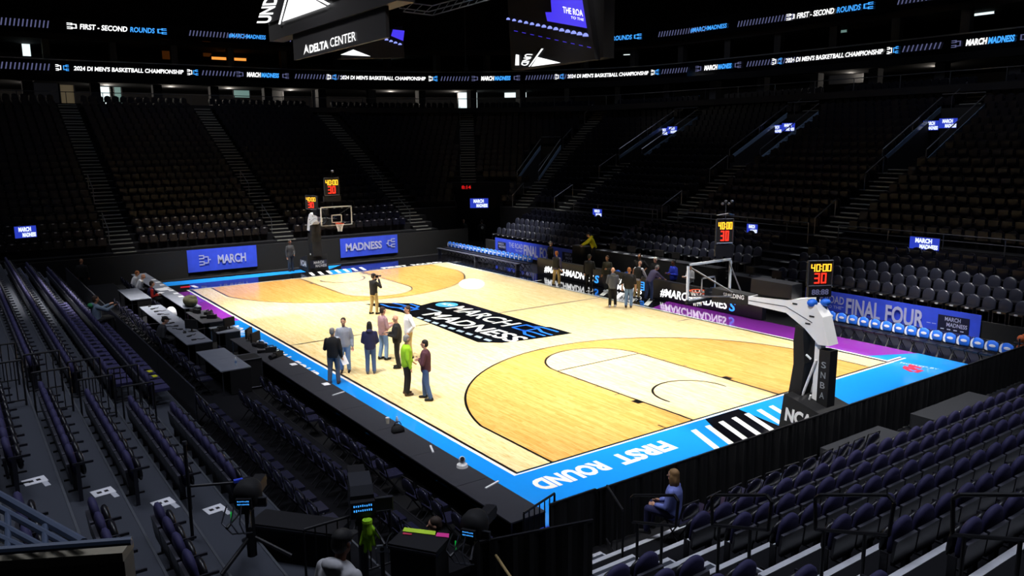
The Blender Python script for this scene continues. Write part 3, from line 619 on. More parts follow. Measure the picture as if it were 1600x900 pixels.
# lamp and fixture added at the corner to make the white court patch
sp = Vector((28.1, 46.4, 13.6)); tgt = Vector((12.44, 21.35, 0)); l = bpy.data.lights.new('court_patch_light', 'SPOT'); l.energy = 650000; l.spot_size = math.radians(2.2); l.spot_blend = .35; l.shadow_soft_size = .12
o = bpy.data.objects.new('court_patch_light', l); COL.objects.link(o); dd = (tgt-sp).normalized(); o.location = sp+dd*.32; o.rotation_euler = dd.to_track_quat('-Z', 'Y').to_euler()
fx = thing('spotlight', 'black spotlight hung on a long rod above the corner aisle', 'spotlight', sp); MB().tube(dd*-.3, dd*.28, .14, .17, 14).build('housing', M_BLK, fx); MB().path([(-.2, 0, 0), (-.2, 0, .35), (.2, 0, .35), (.2, 0, 0)], .02).tube((0, 0, .35), (0, 0, 13.4), .03).build('yoke', M_DARK, fx)
# ------------------------------------------------------------------ chairs
CAMP = Vector((-9.769, -13.6762, 7.2744))
def pix(p):
    d = Vector(p)-CAMP; z = d.dot(fw)
    return (800+FPX*d.dot(r2)/z, 450-FPX*d.dot(u2)/z, z) if z > .3 else (-9999, 0, z)
def inframe(p, m=40):
    a = pix(p); return -m < a[0] < 1600+m and -m < a[1] < 900+m
def dome(w_, h, n=12):
    """rounded-top outline in (x, z), base at z=0"""
    r = w_/2; k = h-r*.9
    return [(-r*.9, 0), (r*.9, 0), (r, .12*h)]+[(r*math.cos(PI*i/n), k+r*.9*math.sin(PI*i/n)) for i in range(n+1)]+[(-r, .12*h)]
def pillow(w_, h, th, M=None, n=12):
    o = dome(w_, h, n); cx, cz = 0, h/2
    def ring(s, y): return [(cx+(x-cx)*s, y, cz+(z-cz)*s) for x, z in o]
    q = MB(); q.rings([ring(.8, -th/2), ring(1, -th*.2), ring(1, th*.2), ring(.8, th/2)], True, M); return q
def Mx(loc=(0, 0, 0), rx=0, rz=0): return Matrix.Translation(loc) @ Matrix.Rotation(rz, 4, 'Z') @ Matrix.Rotation(rx, 4, 'X')
# padded tip-up seat, facing +y, seat folded up
def tip_up(down):
    parts = [('backrest', pillow(.42, .47, .1, Mx((0, -.19, .42), .14)), M_SEAT, True)]
    sh_ = MB().prism([(-.21, .3), (.21, .3), (.25, .36), (.25, .6), (.235, .63), (-.235, .63), (-.25, .6), (-.25, .36)], -.02, .02, 'y', Mx((0, -.235, 0), .1)); parts.append(('back_shell', sh_, M_SHELL, False))
    parts.append(('shell_rim', MB().box(-.235, .235, -.022, .022, .63, .645, Mx((0, -.235, 0), .1)), M_RIMG, False))
    if down: parts.append(('seat', MB().box(-.21, .21, -.16, .24, .4, .47), M_SEAT, False))
    else: parts.append(('seat', pillow(.4, .34, .08, Mx((0, -.08, .4), .1)), M_SHELL, True))
    arm = MB().box(.228, .256, -.24, .05, .6, .635).box(.23, .254, -.2, -.14, .0, .6)
    parts.append(('armrest', arm, M_ARM, False)); parts.append(('leg', MB().box(-.256, -.235, -.22, -.12, 0, .45).box(-.256, -.235, -.3, .02, 0, .03), M_DARK, False))
    return [(n, mb.mesh(n, m, sm), m) for n, mb, m, sm in parts]
TU, TD = tip_up(False), tip_up(True)
SEATS = []   # x, y, z, rz, label, down
RN = ['lowest', 'second lowest', 'third lowest', 'fourth lowest', 'fifth lowest', 'sixth lowest', 'seventh lowest', 'eighth lowest', 'ninth lowest']
for k in range(1, 8):
    y, z = NT[k]
    for j in range(34):
        SEATS.append((-.5+.54*j, y-.42, z, 0, f'navy padded seat, {nth(j+1)} right of the aisle, {RN[k]} row, near end stand', 0))
    if k >= 2:
        for j in range(6): SEATS.append((-2.5-.54*j, y-.42, z, 0, f'navy padded seat, {nth(j+1)} left of the aisle, {RN[k]} row, near end stand', 0))
for t in range(2, 8):
    x, z = TIERS[t]
    for j in range(43): SEATS.append((x-.42, 7.0+.52*j, z, -PI/2, f'navy padded seat, {nth(j+1)} beyond the gap, {ORD[t-1]} row of the left stand', 1 if t < 4 else 0))
    for j in range(9): SEATS.append((x-.42, 4.2-.52*j, z, -PI/2, f'navy padded seat, {nth(j+1)} before the gap, {ORD[t-1]} row of the left stand', 0))
    for j in range(4 if t > 3 else 0): SEATS.append((x-.42, -2.35-.54*j, z, -PI/2, f'navy padded seat, {nth(j+1)} past the floor signs, {ORD[t-1]} row of the left stand', 0))
vis = [s for s in SEATS if inframe((s[0], s[1], s[2]+.6), 60)]
vis.sort(key=lambda s: (Vector(s[:3])-CAMP).length)
for x, y, z, rz, lab, dn in vis[:300]:
    o = thing('padded_seat', lab, 'seat', (x, y, z), rz, 'navy padded tip-up seats')
    for n, me, m in (TD if dn else TU): obj(n, me, o)
def merged(name, meshes, places):
    vs, fs, mi, mats = [], [], [], []
    base = 0; V = []; F = []; I = []
    for me, m in meshes:
        if m not in mats: mats.append(m)
        V += [tuple(v.co) for v in me.vertices]; F += [tuple(i+base for i in p.vertices) for p in me.polygons]; I += [mats.index(m)]*len(me.polygons); base = len(V)
    A = np.array(V)
    for k, (x, y, z, rz) in enumerate(places):
        c, s = math.cos(rz), math.sin(rz); B = A.copy(); B[:, 0] = A[:, 0]*c-A[:, 1]*s+x; B[:, 1] = A[:, 0]*s+A[:, 1]*c+y; B[:, 2] += z
        vs.append(B); n = k*len(V); fs += [tuple(i+n for i in f_) for f_ in F]; mi += I
    me = bpy.data.meshes.new(name); me.from_pydata(np.concatenate(vs).tolist(), [], fs)
    for m in mats: me.materials.append(m)
    me.polygons.foreach_set('material_index', mi); me.update(); return me
if vis[300:]:
    o = obj('padded_seat_rows', merged('padded_seat_rows', [(me, m) for n, me, m in TU], [s[:4] for s in vis[300:]])); tag(o, 'remaining distant rows of navy padded seats', 'seats', kind='stuff')
# bowl seats: simple rounded black shells
q1 = MB().prism(dome(.46, .48, 6), -.03, .03, 'y', Mx((0, -.22, .4), .12)); q2 = MB().box(-.2, .2, -.14, -.06, .4, .78); q3 = MB().box(.235, .27, -.22, .08, .58, .61)
tg = MB().box(-.05, .05, -.2, -.185, .86, .89)
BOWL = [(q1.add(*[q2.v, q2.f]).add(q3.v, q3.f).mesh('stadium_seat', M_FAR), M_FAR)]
tgm = (MB().box(-.055, .055, -.03, -.022, .76, .81).mesh('tag', M_FARL), M_FARL)
pl = []
for i in range(-3, NROW):
    r = rrow(i)+.5
    s = -33.5
    segs = [('f', k) for k in range(100)]
    cand = [-.3-.52*k for k in range(66)]+[math.degrees(.52/r)*(k+.5) for k in range(int(math.radians(90)*r/.52))]+[90.3+.52*k for k in range(92)]
    for s in cand:
        (x, y), n = bp(s, r)
        if blocked(i, s) or in_aisle(s, r): continue
        if s > 90 and any(abs(y-c) < h+.35 and 8 <= i < 15 for c, h in VOMS): continue
        if 0 <= s <= 90 and (blocked(i, s+1) or blocked(i, s-1)): continue
        if not inframe((x, y, zrow(i)+.6), 20): continue
        pl.append((x, y, zrow(i), math.atan2(n[1], n[0])-PI/2, i, s))
pl.sort(key=lambda s: (Vector(s[:3])-CAMP).length)
cnt = {}
for n_, (x, y, z, rz, i, s) in sorted(enumerate(pl[:300]), key=lambda t: t[1][5]):
    side = 'far end' if s < 0 else 'corner' if s <= 90 else 'right side'; cnt[side, i] = cnt.get((side, i), 0)+1
    o = obj('stadium_seat', BOWL[0][0], None, (x, y, z), rz); tag(o, f'black stadium seat, {nth(cnt[side, i])} from the left in the {ORD[i+4]} row, {side} of the bowl', 'seat', 'black stadium seats in the bowl')
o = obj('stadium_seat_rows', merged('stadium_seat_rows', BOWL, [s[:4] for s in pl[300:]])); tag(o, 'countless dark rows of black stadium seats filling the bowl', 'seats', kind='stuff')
o = obj('seat_number_tags', merged('seat_number_tags', [tgm], [(s[0], s[1], s[2], s[3]) for s in pl if s[4] < 0])); tag(o, 'tiny pale seat number tags on the lowest rows of the far end', 'tags', kind='stuff')
# grey vinyl chairs on the low right risers
GC = [('backrest', pillow(.46, .5, .08, Mx((0, -.2, .38), .14), 10).mesh('backrest', M_GREYSEAT, True)), ('seat', MB().box(-.22, .22, -.18, .22, .4, .46).mesh('seat', M_SHELL)), ('leg', MB().box(-.22, -.19, -.2, .2, 0, .4).mesh('leg', M_DARK)), ('leg', MB().box(.19, .22, -.2, .2, 0, .4).mesh('leg', M_DARK)), ('number_plate', MB().box(-.06, .06, .225, .232, .4, .46).mesh('number_plate', M_FARL))]
rest = []
for k in range(6):
    for blk, (ya, yb) in enumerate(((30, 21.3), (19.5, 9.4), (7.8, -3.8))):
        n = int((ya-yb)/.54)
        for j in range(n):
            p = (19.95+.75*k, ya-.54*j, .9+.27*k)
            if k < 3:
                if k == 0 and blk == 1: continue
                o = thing('vinyl_chair', f"grey vinyl chair, {nth(j+1)} from the far end, {RN[k]} row, {['far', 'middle', 'near'][blk]} block of right risers", 'chair', p, PI/2, 'grey vinyl chairs on the right risers')
                for nm, me in GC: obj(nm, me, o)
            elif k < 5: rest.append((*p, PI/2))
o = obj('riser_seat_rows', merged('riser_seat_rows', BOWL, rest)); tag(o, 'upper rows of black seats on the right risers', 'seats', kind='stuff')
# folding chairs with glossy padded backs
def fold_parts():
    fr = MB()
    for s in (-1, 1): fr.path([(s*.21, .2, 0), (s*.21, -.14, .48), (s*.2, -.22, .84)], .014, 5); fr.path([(s*.19, -.24, 0), (s*.19, .16, .42)], .014, 5)
    fr.tube((-.2, -.22, .84), (.2, -.22, .84), .014, n=5)
    return [('backrest', pillow(.42, .3, .05, Mx((0, -.2, .55), .16), 8).mesh('backrest', mat('glossy seat vinyl', '26263a', .22), True)), ('seat', MB().box(-.2, .2, -.16, .22, .42, .47).mesh('seat', mat('glossy seat vinyl', '26263a', .22))), ('frame', fr.mesh('frame', M_DARK))]
FP = fold_parts()
def fchair(x, y, z, rz, lab, grp='folding chairs at the press tables'):
    o = thing('folding_chair', lab, 'chair', (x, y, z), rz, grp)
    for n, me in FP: obj(n, me, o)
    return o
for j in range(26):
    if j % 7 != 5 and j not in (20, 21, 22): fchair(-2.74+.03*math.sin(j*2.3), -2.9+.62*j, -.05, -PI/2+.08*math.sin(j*5.1), f'dark folding chair, {nth(j+1)} from the near end of the long courtside table')
for j in range(17): fchair(-2.72, 19.8+.64*j, -.05, -PI/2+.1*math.sin(j*3.7), f'dark folding chair, {nth(j+1)} beyond the camera gear at the grey courtside table')
for j in range(20): fchair(-4.35+.03*math.sin(j*4), 9.2+.66*j, .3, -PI/2+.12*math.sin(j*2.9), f'dark folding chair, {nth(j+1)} behind the second row of press tables')
for j in range(17): fchair(-3.95, -2.8+.56*j, .3, -PI/2, f'dark folding chair, {nth(j+1)} in the lower empty row beside the camera gear')
for j in range(2, 16): fchair(-5.15, -2.8+.56*j, .6, -PI/2, f'dark folding chair, {nth(j+1)} in the upper empty row beside the camera gear')
for j in range(11): fchair(.15+.57*j, -4.75, .3, .1*math.sin(j), f'glossy black folding chair, {nth(j+1)} along the draped baseline fence', 'folding chairs along the baseline fence')
# benches with blue covered chairs
CV = [('cover', pillow(.44, .36, .1, Mx((0, -.18, .5), .12), 10).mesh('cover', M_COVER, True)), ('cover_side', MB().prism([(.1, .0), (.2, .04), (.215, .16), (.19, .27), (.12, .34), (.15, .16)], .056, .06, 'y', Mx((0, -.18, .5), .12)).mesh('cover_side', M_COVERW)),
      ('cover_logo', MB().ell((-.02, 0, .2), .11, .006, .05, 10, 4, Mx((0, -.122, .49), .12)).mesh('cover_logo', M_COVERW)), ('seat', MB().box(-.21, .21, -.16, .24, .42, .47).mesh('seat', M_SHELL)), ('frame', FP[2][1])]
for j in range(17):
    o = thing('covered_chair', f'blue covered bench chair, {nth(17-j)} from the basketball rack', 'chair', (17.45, 4.6-.45*j, -.05), PI/2, 'blue covered chairs on the near bench')
    for n, me in CV: obj(n, me, o)
for j in range(21):
    o = thing('covered_chair', f'blue covered bench chair, {nth(j+1)} from the far corner', 'chair', (17.45, 32.2-.452*j, -.05), PI/2, 'blue covered chairs on the far bench')
    for n, me in CV: obj(n, me, o)
for j, yy in enumerate((18.4, 17.0, 16.2, 15.5, 9.9, 8.4)):
    o = thing('covered_chair', f'blue covered chair, {nth(j+1)} behind the scorer boards', 'chair', (17.9, yy, -.05), PI/2, 'blue covered chairs behind the scorer table')
    for n, me in CV: obj(n, me, o)
bs = MB().box(16.72, 17.0, 23.2, 32.4, .38, .42).box(16.74, 16.98, 23.3, 23.4, -.05, .38).box(16.74, 16.98, 32.2, 32.3, -.05, .38).box(16.74, 16.98, 27.7, 27.8, -.05, .38).build('long_bench', mat('bench grey', '4a4b55', .4)); tag(bs, 'long low grey bench in front of the far blue chairs', 'bench')
# ------------------------------------------------------------------ tables
def table(name, label, x0, x1, y0, y1, zt, zf, m, grp=None, panels=1):
    cx_right = None if x0 < 0 else 1
    t = thing(name, label, 'table', ((x0+x1)/2, (y0+y1)/2, zf), 0, grp); w_, l = (x1-x0)/2, (y1-y0)/2; h = zt-zf
    n = panels
    for k in range(n):
        a, b = -l+2*l*k/n, -l+2*l*(k+1)/n; MB().box(-w_, w_, a+.006, b-.006, h-.03, h).build('tabletop', m, t)
    sk = MB().box(w_-.03, w_-.01, -l+.01, l-.01, .02, h-.03).box(-w_+.25, w_-.03, -l+.01, -l+.03, .02, h-.03).box(-w_+.25, w_-.03, l-.03, l-.01, .02, h-.03); sk = sk if cx_right is None else MB().box(-w_+.01, -w_+.03, -l+.01, l-.01, .02, h-.03).box(-w_+.03, w_-.1, -l+.01, -l+.03, .02, h-.03).box(-w_+.03, w_-.1, l-.03, l-.01, .02, h-.03); sk.build('skirt', M_DRAPE, t)
    for a in (-w_+.06, w_-.06):
        for b in (-l+.08, l-.08): MB().tube((a, b, 0), (a, b, h-.03), .018, n=6).build('leg', M_CHROME, t)
    return t
table('press_table', 'long black courtside table along the blue apron', -2.33, -1.57, -3.1, 13.6, .75, -.05, M_TBLK, None, 9)
table('press_table', 'long grey courtside table along the purple apron', -2.32, -1.62, 20.0, 31.0, .75, -.05, M_TABLE, None, 6)
table('press_table', 'grey press table with a single water bottle, nearest in second row', -4.0, -3.15, 8.6, 11.3, 1.05, .3, M_TABLE, 'second row press tables', 2)
table('press_table', 'grey press table where a man in a dark cap sits', -4.0, -3.2, 12.4, 19.9, 1.05, .3, M_TABLE, 'second row press tables', 4)
table('press_table', 'grey press table beside two men in white shirts', -4.0, -3.2, 21.6, 24.6, 1.05, .3, M_TABLE, 'second row press tables', 2)
table('press_table', 'small table crowded with gear beside the long black table', -2.4, -1.6, 14.8, 16.0, .72, -.05, M_TABLE)
table('press_table', 'small dark table heaped with cables beside the purple apron', -2.4, -1.6, 16.8, 19.4, .72, -.05, M_TBLK)
mt = table('media_table', 'black draped raised media table behind the scorer boards', 18.72, 19.36, 10.2, 18.72, 1.55, -.05, M_TBLK, None, 4)
table('media_table', 'upper black media table where the man in yellow leans', 18.72, 19.25, 19.5, 20.65, 1.62, -.05, M_TBLK, None, 2)
table('media_table', 'black draped table with monitors behind the near goal', 18.6, 19.25, 6.4, 9.6, 1.4, -.05, M_TBLK, None, 2)
# items on the press tables
def sheet_of_paper(x, y, z, lab, grp=None, w_=.2, l=.28, rz=0): tag(MB().box(-w_/2, w_/2, -l/2, l/2, 0, .004).build('paper_sheet', M_PAPER, None, (x, y, z), rz), lab, 'paper', grp)
for j in range(9): sheet_of_paper(-1.76, 28.4-.92*j, .751, f'white name card, {nth(j+1)} from the far end of the grey courtside table', 'white name cards')
sheet_of_paper(-2.0, 25.3, .751, 'large white paper spread in front of the man in red sleeves', None, .5, .7, .2)
for j, yy in enumerate((9.15, 6.64, 12.8, 11.6, 12.2)): sheet_of_paper(-1.72, yy, .751, f'white name card, {nth(j+1)} one on the long black courtside table', 'white cards on the black table', .18, .25)
for j, (x, y, z, rz) in enumerate(((-1.8, 5.6, .752, .3), (-1.75, .7, .752, 1.2), (-1.72, -1.6, .752, .3))): tag(MB().box(-.2, .2, -.02, .02, 0, .02).build('marker_stick', M_PAPER, None, (x, y, z), rz), f"white marker stick lying on the black table, {['farthest', 'middle', 'nearest'][j]} one", 'marker')
for j in range(12):
    x, y, z = (-3.45, 12.9+.62*j, 1.052); tag(MB().path([(0, 0, .01), (.12, .05, .01), (.2, -.05, .01), (.35, .02, .01)], .012, 5).box(-.08, .06, -.05, .05, 0, .03).build('power_cable', M_BLK, None, (x-.2, y, z), j*.7), f'black power cable, {nth(j+1)} along the grey press table', 'cable', 'cables on the press tables')
cup = thing('paper_cup', 'white paper coffee cup near the end of the black table', 'cup', (-1.78, 2.75, .75)); MB().tube((0, 0, 0), (0, 0, .13), .035, .045, 14).build('cup_body', mat('cup cream', 'd9d2c2', .6), cup); MB().tube((0, 0, .13), (0, 0, .15), .048, .046, 14).build('lid', M_WHITE, cup)
def bottle(x, y, z, lab):
    b = thing('water_bottle', lab, 'bottle', (x, y, z)); MB().tube((0, 0, 0), (0, 0, .16), .032, n=12).tube((0, 0, .16), (0, 0, .2), .032, .013, 12).build('bottle_body', mat('clear plastic', 'b8c6d6', .15), b); MB().tube((0, 0, .2), (0, 0, .22), .015, n=10).build('cap', M_WHITE, b); MB().tube((0, 0, .06), (0, 0, .12), .033, n=12).build('wrapper', mat('wrapper blue', '6d86b8', .4), b)
bottle(-1.66, 2.5, .75, 'clear water bottle beside the paper cup'); bottle(-3.45, 9.05, 1.05, 'small bottle on the nearest grey press table'); bottle(-3.5, 14.6, 1.05, 'blue labelled bottle before the man in the cap')
hs = thing('remote_camera', 'small white remote camera on the black table', 'camera', (-1.72, -.5, .75)); MB().tube((0, 0, 0), (0, 0, .06), .12, .11, 18).tube((0, 0, .06), (0, 0, .12), .1, .05, 18).build('base', M_WHITE, hs); MB().ell((0, 0, .16), .07, .07, .07).build('head', M_WHITE, hs, smooth=True); MB().tube((0, 0, .17), (-.03, -.06, .2), .045, n=12).build('lens', M_BLK, hs)
bg = thing('equipment_bag', 'small black pouch beside the paper cup', 'bag', (-1.85, 2.1, .75)); pillow(.3, .18, .2).build('pouch', M_BLK, bg, smooth=True); MB().path([(-.1, 0, .16), (-.05, 0, .24), (.05, 0, .24), (.1, 0, .16)], .012).build('strap', M_DARK, bg)
bp_ = thing('backpack', 'olive camouflage backpack lying on the far gear table', 'bag', (-1.95, 20.4, .75)); MB().ell((0, 0, .22), .28, .5, .24, 14, 8).build('sack', mat('camouflage', '3d3c24', .9, vary=.7, scale=12, bump=.4), bp_, smooth=True); MB().ell((.05, -.15, .38), .18, .22, .1).build('flap', mat('camouflage', '3d3c24', .9), bp_, smooth=True)
# camera gear clutter by the sideline: monitors, cameras, cases
def monitor(x, y, z, rz, lab, m=M_BLK):
    t = thing('monitor', lab, 'monitor', (x, y, z), rz); MB().box(-.25, .25, -.03, .03, .1, .42).build('screen_case', m, t); MB().box(-.02, .02, -.02, .02, 0, .1).box(-.1, .1, -.08, .08, 0, .015).build('stand', M_DARK, t); MB().box(-.23, .23, -.034, -.031, .12, .4).build('display', M_SCREEN, t)
monitor(-1.85, 15.3, .72, .5, 'black monitor back on the crowded gear table'); monitor(-1.85, 13.0, .75, .9, 'black monitor nearest the halfway line'); monitor(-1.85, 12.3, .75, .7, 'black monitor beside the headset'); monitor(-3.4, 14.2, 1.05, 2.2, 'dark laptop screen facing the man in the cap')
def camera_body(x, y, z, rz, lab, s=1):
    t = thing('video_camera', lab, 'camera', (x, y, z), rz); MB().box(-.07*s, .07*s, -.2*s, .15*s, 0, .16*s).build('body', M_BLK, t); MB().tube((0, .15*s, .08*s), (0, .4*s, .08*s), .055*s, .07*s, 12).build('lens', M_DARK, t); MB().path([(0, -.1*s, .16*s), (0, -.1*s, .22*s), (0, .1*s, .22*s), (0, .1*s, .16*s)], .014*s).build('handle', M_DARK, t)
for j, (x, y, z, rz) in enumerate(((-1.9, 17.5, .72, 1), (-1.85, 18.2, .72, -.6), (-2.1, 18.9, .72, .3), (-2.15, 15.2, .72, 2), (-1.85, 11.7, .75, .4), (-1.8, 11.0, .75, 1.3), (-1.8, 10.3, .75, 2.2))): camera_body(x, y, z, rz, f'black video camera gear, {nth(j+1)} piece of the sideline clutter')
case = thing('road_case', 'black road case with silver edges beside the long table', 'case', (-2.72, 10.3, -.05)); MB().box(-.3, .3, -.35, .35, .06, .95).build('case_body', M_BLK, case)
q = MB()
for sx in (-.3, .3):
    for sy2 in (-.35, .35): q.tube((sx, sy2, .06), (sx, sy2, .95), .018, n=4)
for z_ in (.06, .95): q.path([(-.3, -.35, z_), (.3, -.35, z_), (.3, .35, z_), (-.3, .35, z_), (-.3, -.35, z_)], .018, 4)
q.build('edge_trim', M_CHROME, case)
for sx in (-.22, .22):
    for sy2 in (-.27, .27): MB().tube((sx-.02, sy2, .03), (sx+.02, sy2, .03), .04, n=10).build('caster', M_DARK, case)
# ------------------------------------------------------------------ LED scorer boards and banners on the right side
def led_board(label, ya, yb, X):
    b = thing('scorer_board', label, 'LED board', (X, 0, 0)); MB().box(0, .25, yb, ya, -.0, .9).build('cabinet', M_LEDK, b)
    n = max(1, round((ya-yb)/2)); 
    for k in range(n): MB().box(-.012, 0, yb+(ya-yb)*k/n+.004, yb+(ya-yb)*(k+1)/n-.004, .03, .87).build('screen_panel', mat('led panel', '2c2d31', .35), b)
    return b
b1 = led_board('LED scorer board whose hashtag lettering stands behind the khaki trousered man', 21.8, 13.05, 17.15)
text('lettering', '#MARCHMADN', M_LEDX, (-.016, 21.15, .15), (0, -3.45, 0), (0, 0, .4), b1, .02, .15); text('lettering', 'ES', M_LEDX, (-.016, 17.6, .15), (0, -.62, 0), (0, 0, .4), b1, .02, .15); text('lettering', 'S', M_LEDXB, (-.016, 16.92, .15), (0, -.36, 0), (0, 0, .4), b1, .02, .15)
text('lettering', 'MARCH', M_LEDX, (-.016, 15.3, .34), (0, -1.2, 0), (0, 0, .27), b1, .03, .15); text('lettering', 'MADNESS', M_LEDX, (-.016, 15.2, .05), (0, -1.75, 0), (0, 0, .26), b1, .03, .15)
q = MB()
for z_, l in ((.62, .25), (.5, .25), (.38, .2), (.26, .3)): q.box(-.018, -.014, 13.35, 13.35+l, z_, z_+.05)
q.box(-.018, -.014, 13.3, 13.35, .26, .67); q.build('bracket_mark', M_LEDXB, b1)
b2 = led_board('LED scorer board seen behind the near goal', 12.75, 6.5, 17.15)
text('lettering', '#MARCHMADNES', M_LEDX, (-.016, 12.25, .13), (0, -3.95, 0), (0, 0, .42), b2, .02, .15); text('lettering', 'S', M_LEDXB, (-.016, 8.2, .13), (0, -.34, 0), (0, 0, .42), b2, .02, .15)
def cloth(w_, h, th=.02, amp=.012):
    n = 24; fr = [[(w_*i/n, amp*math.sin(i*1.1), z) for i in range(n+1)] for z in (0, h)]; q = MB()
    q.add(fr[0]+fr[1], [(i, i+1, n+2+i, n+1+i) for i in range(n)]); q.add([(x, y+th, z) for x, y, z in fr[0]+fr[1]], [(i+1, i, n+1+i, n+2+i) for i in range(n)])
    return q
def bracket_icon(parent, x, y, z, s, m, flipx=1):
    q = MB()
    for a in ((0, .45, .9, 1), (0, .45, .6, .7), (0, .45, .3, .4), (0, .45, 0, .1), (.4, .5, .6, 1), (.4, .5, 0, .4), (.45, .9, .75, .85), (.45, .9, .15, .25), (.82, .92, .15, .85), (.9, 1.1, .45, .55)):
        x0, x1 = sorted((a[0]*flipx, a[1]*flipx)); q.box(x+x0*s, x+x1*s, y-.004, y, z+a[2]*s, z+a[3]*s)
    q.build('bracket_mark', m, parent)
bn = thing('banner', 'blue cloth banner on the far wall, nearer the left corner', 'banner', (.95, 32.93, .25)); cloth(3.9, 1.27).build('cloth', M_BANNER, bn); text('lettering', 'MARCH', M_BANTXT, (1.65, -.03, .36), (1.6, 0, 0), (0, 0, .52), bn, .03); bracket_icon(bn, .62, -.03, .36, .58, M_BANTXT)
bn = thing('banner', 'blue cloth banner on the far wall, right of the far goal', 'banner', (10.1, 32.93, .28)); cloth(4.0, 1.2).build('cloth', M_BANNER, bn); text('lettering', 'MADNESS', M_BANTXT, (.35, -.03, .38), (2.5, 0, 0), (0, 0, .5), bn, .03); bracket_icon(bn, 3.8, -.03, .38, .58, M_BANTXT, -1)
M_ICON = mat('banner black', '0c1030', .6)
def road_banner(label, ya, length, full):
    b = thing('banner', label, 'banner', (19.3, ya, .25), -PI/2); cloth(length, .98).build('cloth', M_BANNER, b)
    x = 0 if full else -1.3
    if full:
        MB().box(.35, 1.25, -.034, -.03, .3, .75).build('badge', M_ICON, b); text('badge_lettering', 'MARCH', M_BANTXT, (.42, -.038, .56), (.6, 0, 0), (0, 0, .14), b, .01); text('badge_lettering', 'MADNESS', M_BANTXT, (.5, -.038, .38), (.7, 0, 0), (0, 0, .14), b, .01)
    text('lettering', 'THE ROAD', M_BANTXT, (x+1.6, -.035, .5), (1.5, 0, 0), (0, 0, .32), b, .015); text('lettering', 'TO THE', M_BANTXT, (x+2.3, -.035, .3), (.7, 0, 0), (0, 0, .12), b, .01)
    text('lettering', 'FINAL', M_BANTXT, (x+3.2, -.035, .14), (1.45, 0, 0), (0, 0, .68), b, .03); text('lettering', 'FOUR', M_BANTXT, (x+4.85, -.035, .14), (1.5, 0, 0), (0, 0, .68), b, .03)
    xx = x+6.85 if not full else length-1.5
    MB().box(xx, xx+1.1, -.034, -.03, .2, .78).build('badge', M_ICON, b); text('badge_lettering', 'MARCH', M_BANTXT, (xx+.25, -.038, .58), (.55, 0, 0), (0, 0, .15), b, .015); text('badge_lettering', 'MADNESS', M_BANTXT, (xx+.32, -.038, .38), (.72, 0, 0), (0, 0, .15), b, .015)
    q = MB()
    for k in range(4): q.box(xx+.12+.23*k, xx+.24+.23*k, -.038, -.034, .26, .3)
    q.build('badge_marks', M_BANTXT, b)
    q = MB().box(x+2.9, x+3.1, -.038, -.034, .4, .42).box(x+6.45, x+6.6, -.038, -.034, .4, .42).box(x+6.65, x+6.8, -.038, -.034, .4, .42); q.build('dash_marks', M_BANTXT, b)
    return b
road_banner('long blue lettered banner behind the far bench of blue chairs', 29.2, 8.5, True)
road_banner('blue lettered banner behind the near bench of blue chairs', 6.0, 7.0, False)
# ------------------------------------------------------------------ wall screens (tournament graphic)
M_SCRW = mat('screen white', 'dfe8ff', emit=1.3); M_SCRB = mat('screen blue', '2a40c8', emit=.9)
def tv(loc, rz, w_, h, lab):
    t = thing('wall_screen', lab, 'screen', loc, rz); MB().box(-w_/2, w_/2, 0, .06, -h/2, h/2).build('case', M_BLK, t); MB().box(-w_/2+.02, w_/2-.02, -.006, -.001, -h/2+.02, h/2-.02).build('picture', M_SCRB, t)
    text('screen_lettering', 'MARCH', M_SCRW, (-w_*.3, -.01, .02*h), (w_*.55, 0, 0), (0, 0, h*.38), t, .06); text('screen_lettering', 'MADNESS', M_SCRW, (-w_*.15, -.01, -h*.42), (w_*.6, 0, 0), (0, 0, h*.36), t, .06)
tv((-6.65, 32.9, 3.1), .15, 1.0, .62, 'bright screen above the left stand beside the far wall')
for k, (c, h) in enumerate(VOMS):
    tv((34.6, c, 8.15), -PI/2, 1.0, .55, f"bright screen on the {['farthest', 'middle', 'nearest'][k]} stairway opening of the right stand"); tv((34.75, c+1.0, 8.05), -PI/2, .9, .55, f"blue screen left of the bright one in the {['farthest', 'middle', 'nearest'][k]} stairway opening")
tv((23.9, 3.55, 2.95), -PI/2, 1.3, .55, 'bright screen below the cross rail of the right stand'); tv((23.9, 24.4, 2.9), -PI/2, .9, .5, 'small bright screen low in the right stand above the yellow jacket'); tv((23.6, 12.2, 2.9), -PI/2, .7, .5, 'small bright screen beside the middle shot clock')
tv((21.6, 34.6, 3.05), -.55, 1.35, .72, 'bright screen over the corner tunnel mouth')
ct = thing('digital_clock', 'small red digital clock on the tunnel header', 'clock', (22.35, 37.5, 4.05), -.55); MB().box(-.45, .45, 0, .1, -.2, .2).build('case', M_BLK, ct); text('digits', '8:14', mat('led dim red', 'e0181c', emit=.8), (-.35, -.01, -.13), (.7, 0, 0), (0, 0, .26), ct, .03)
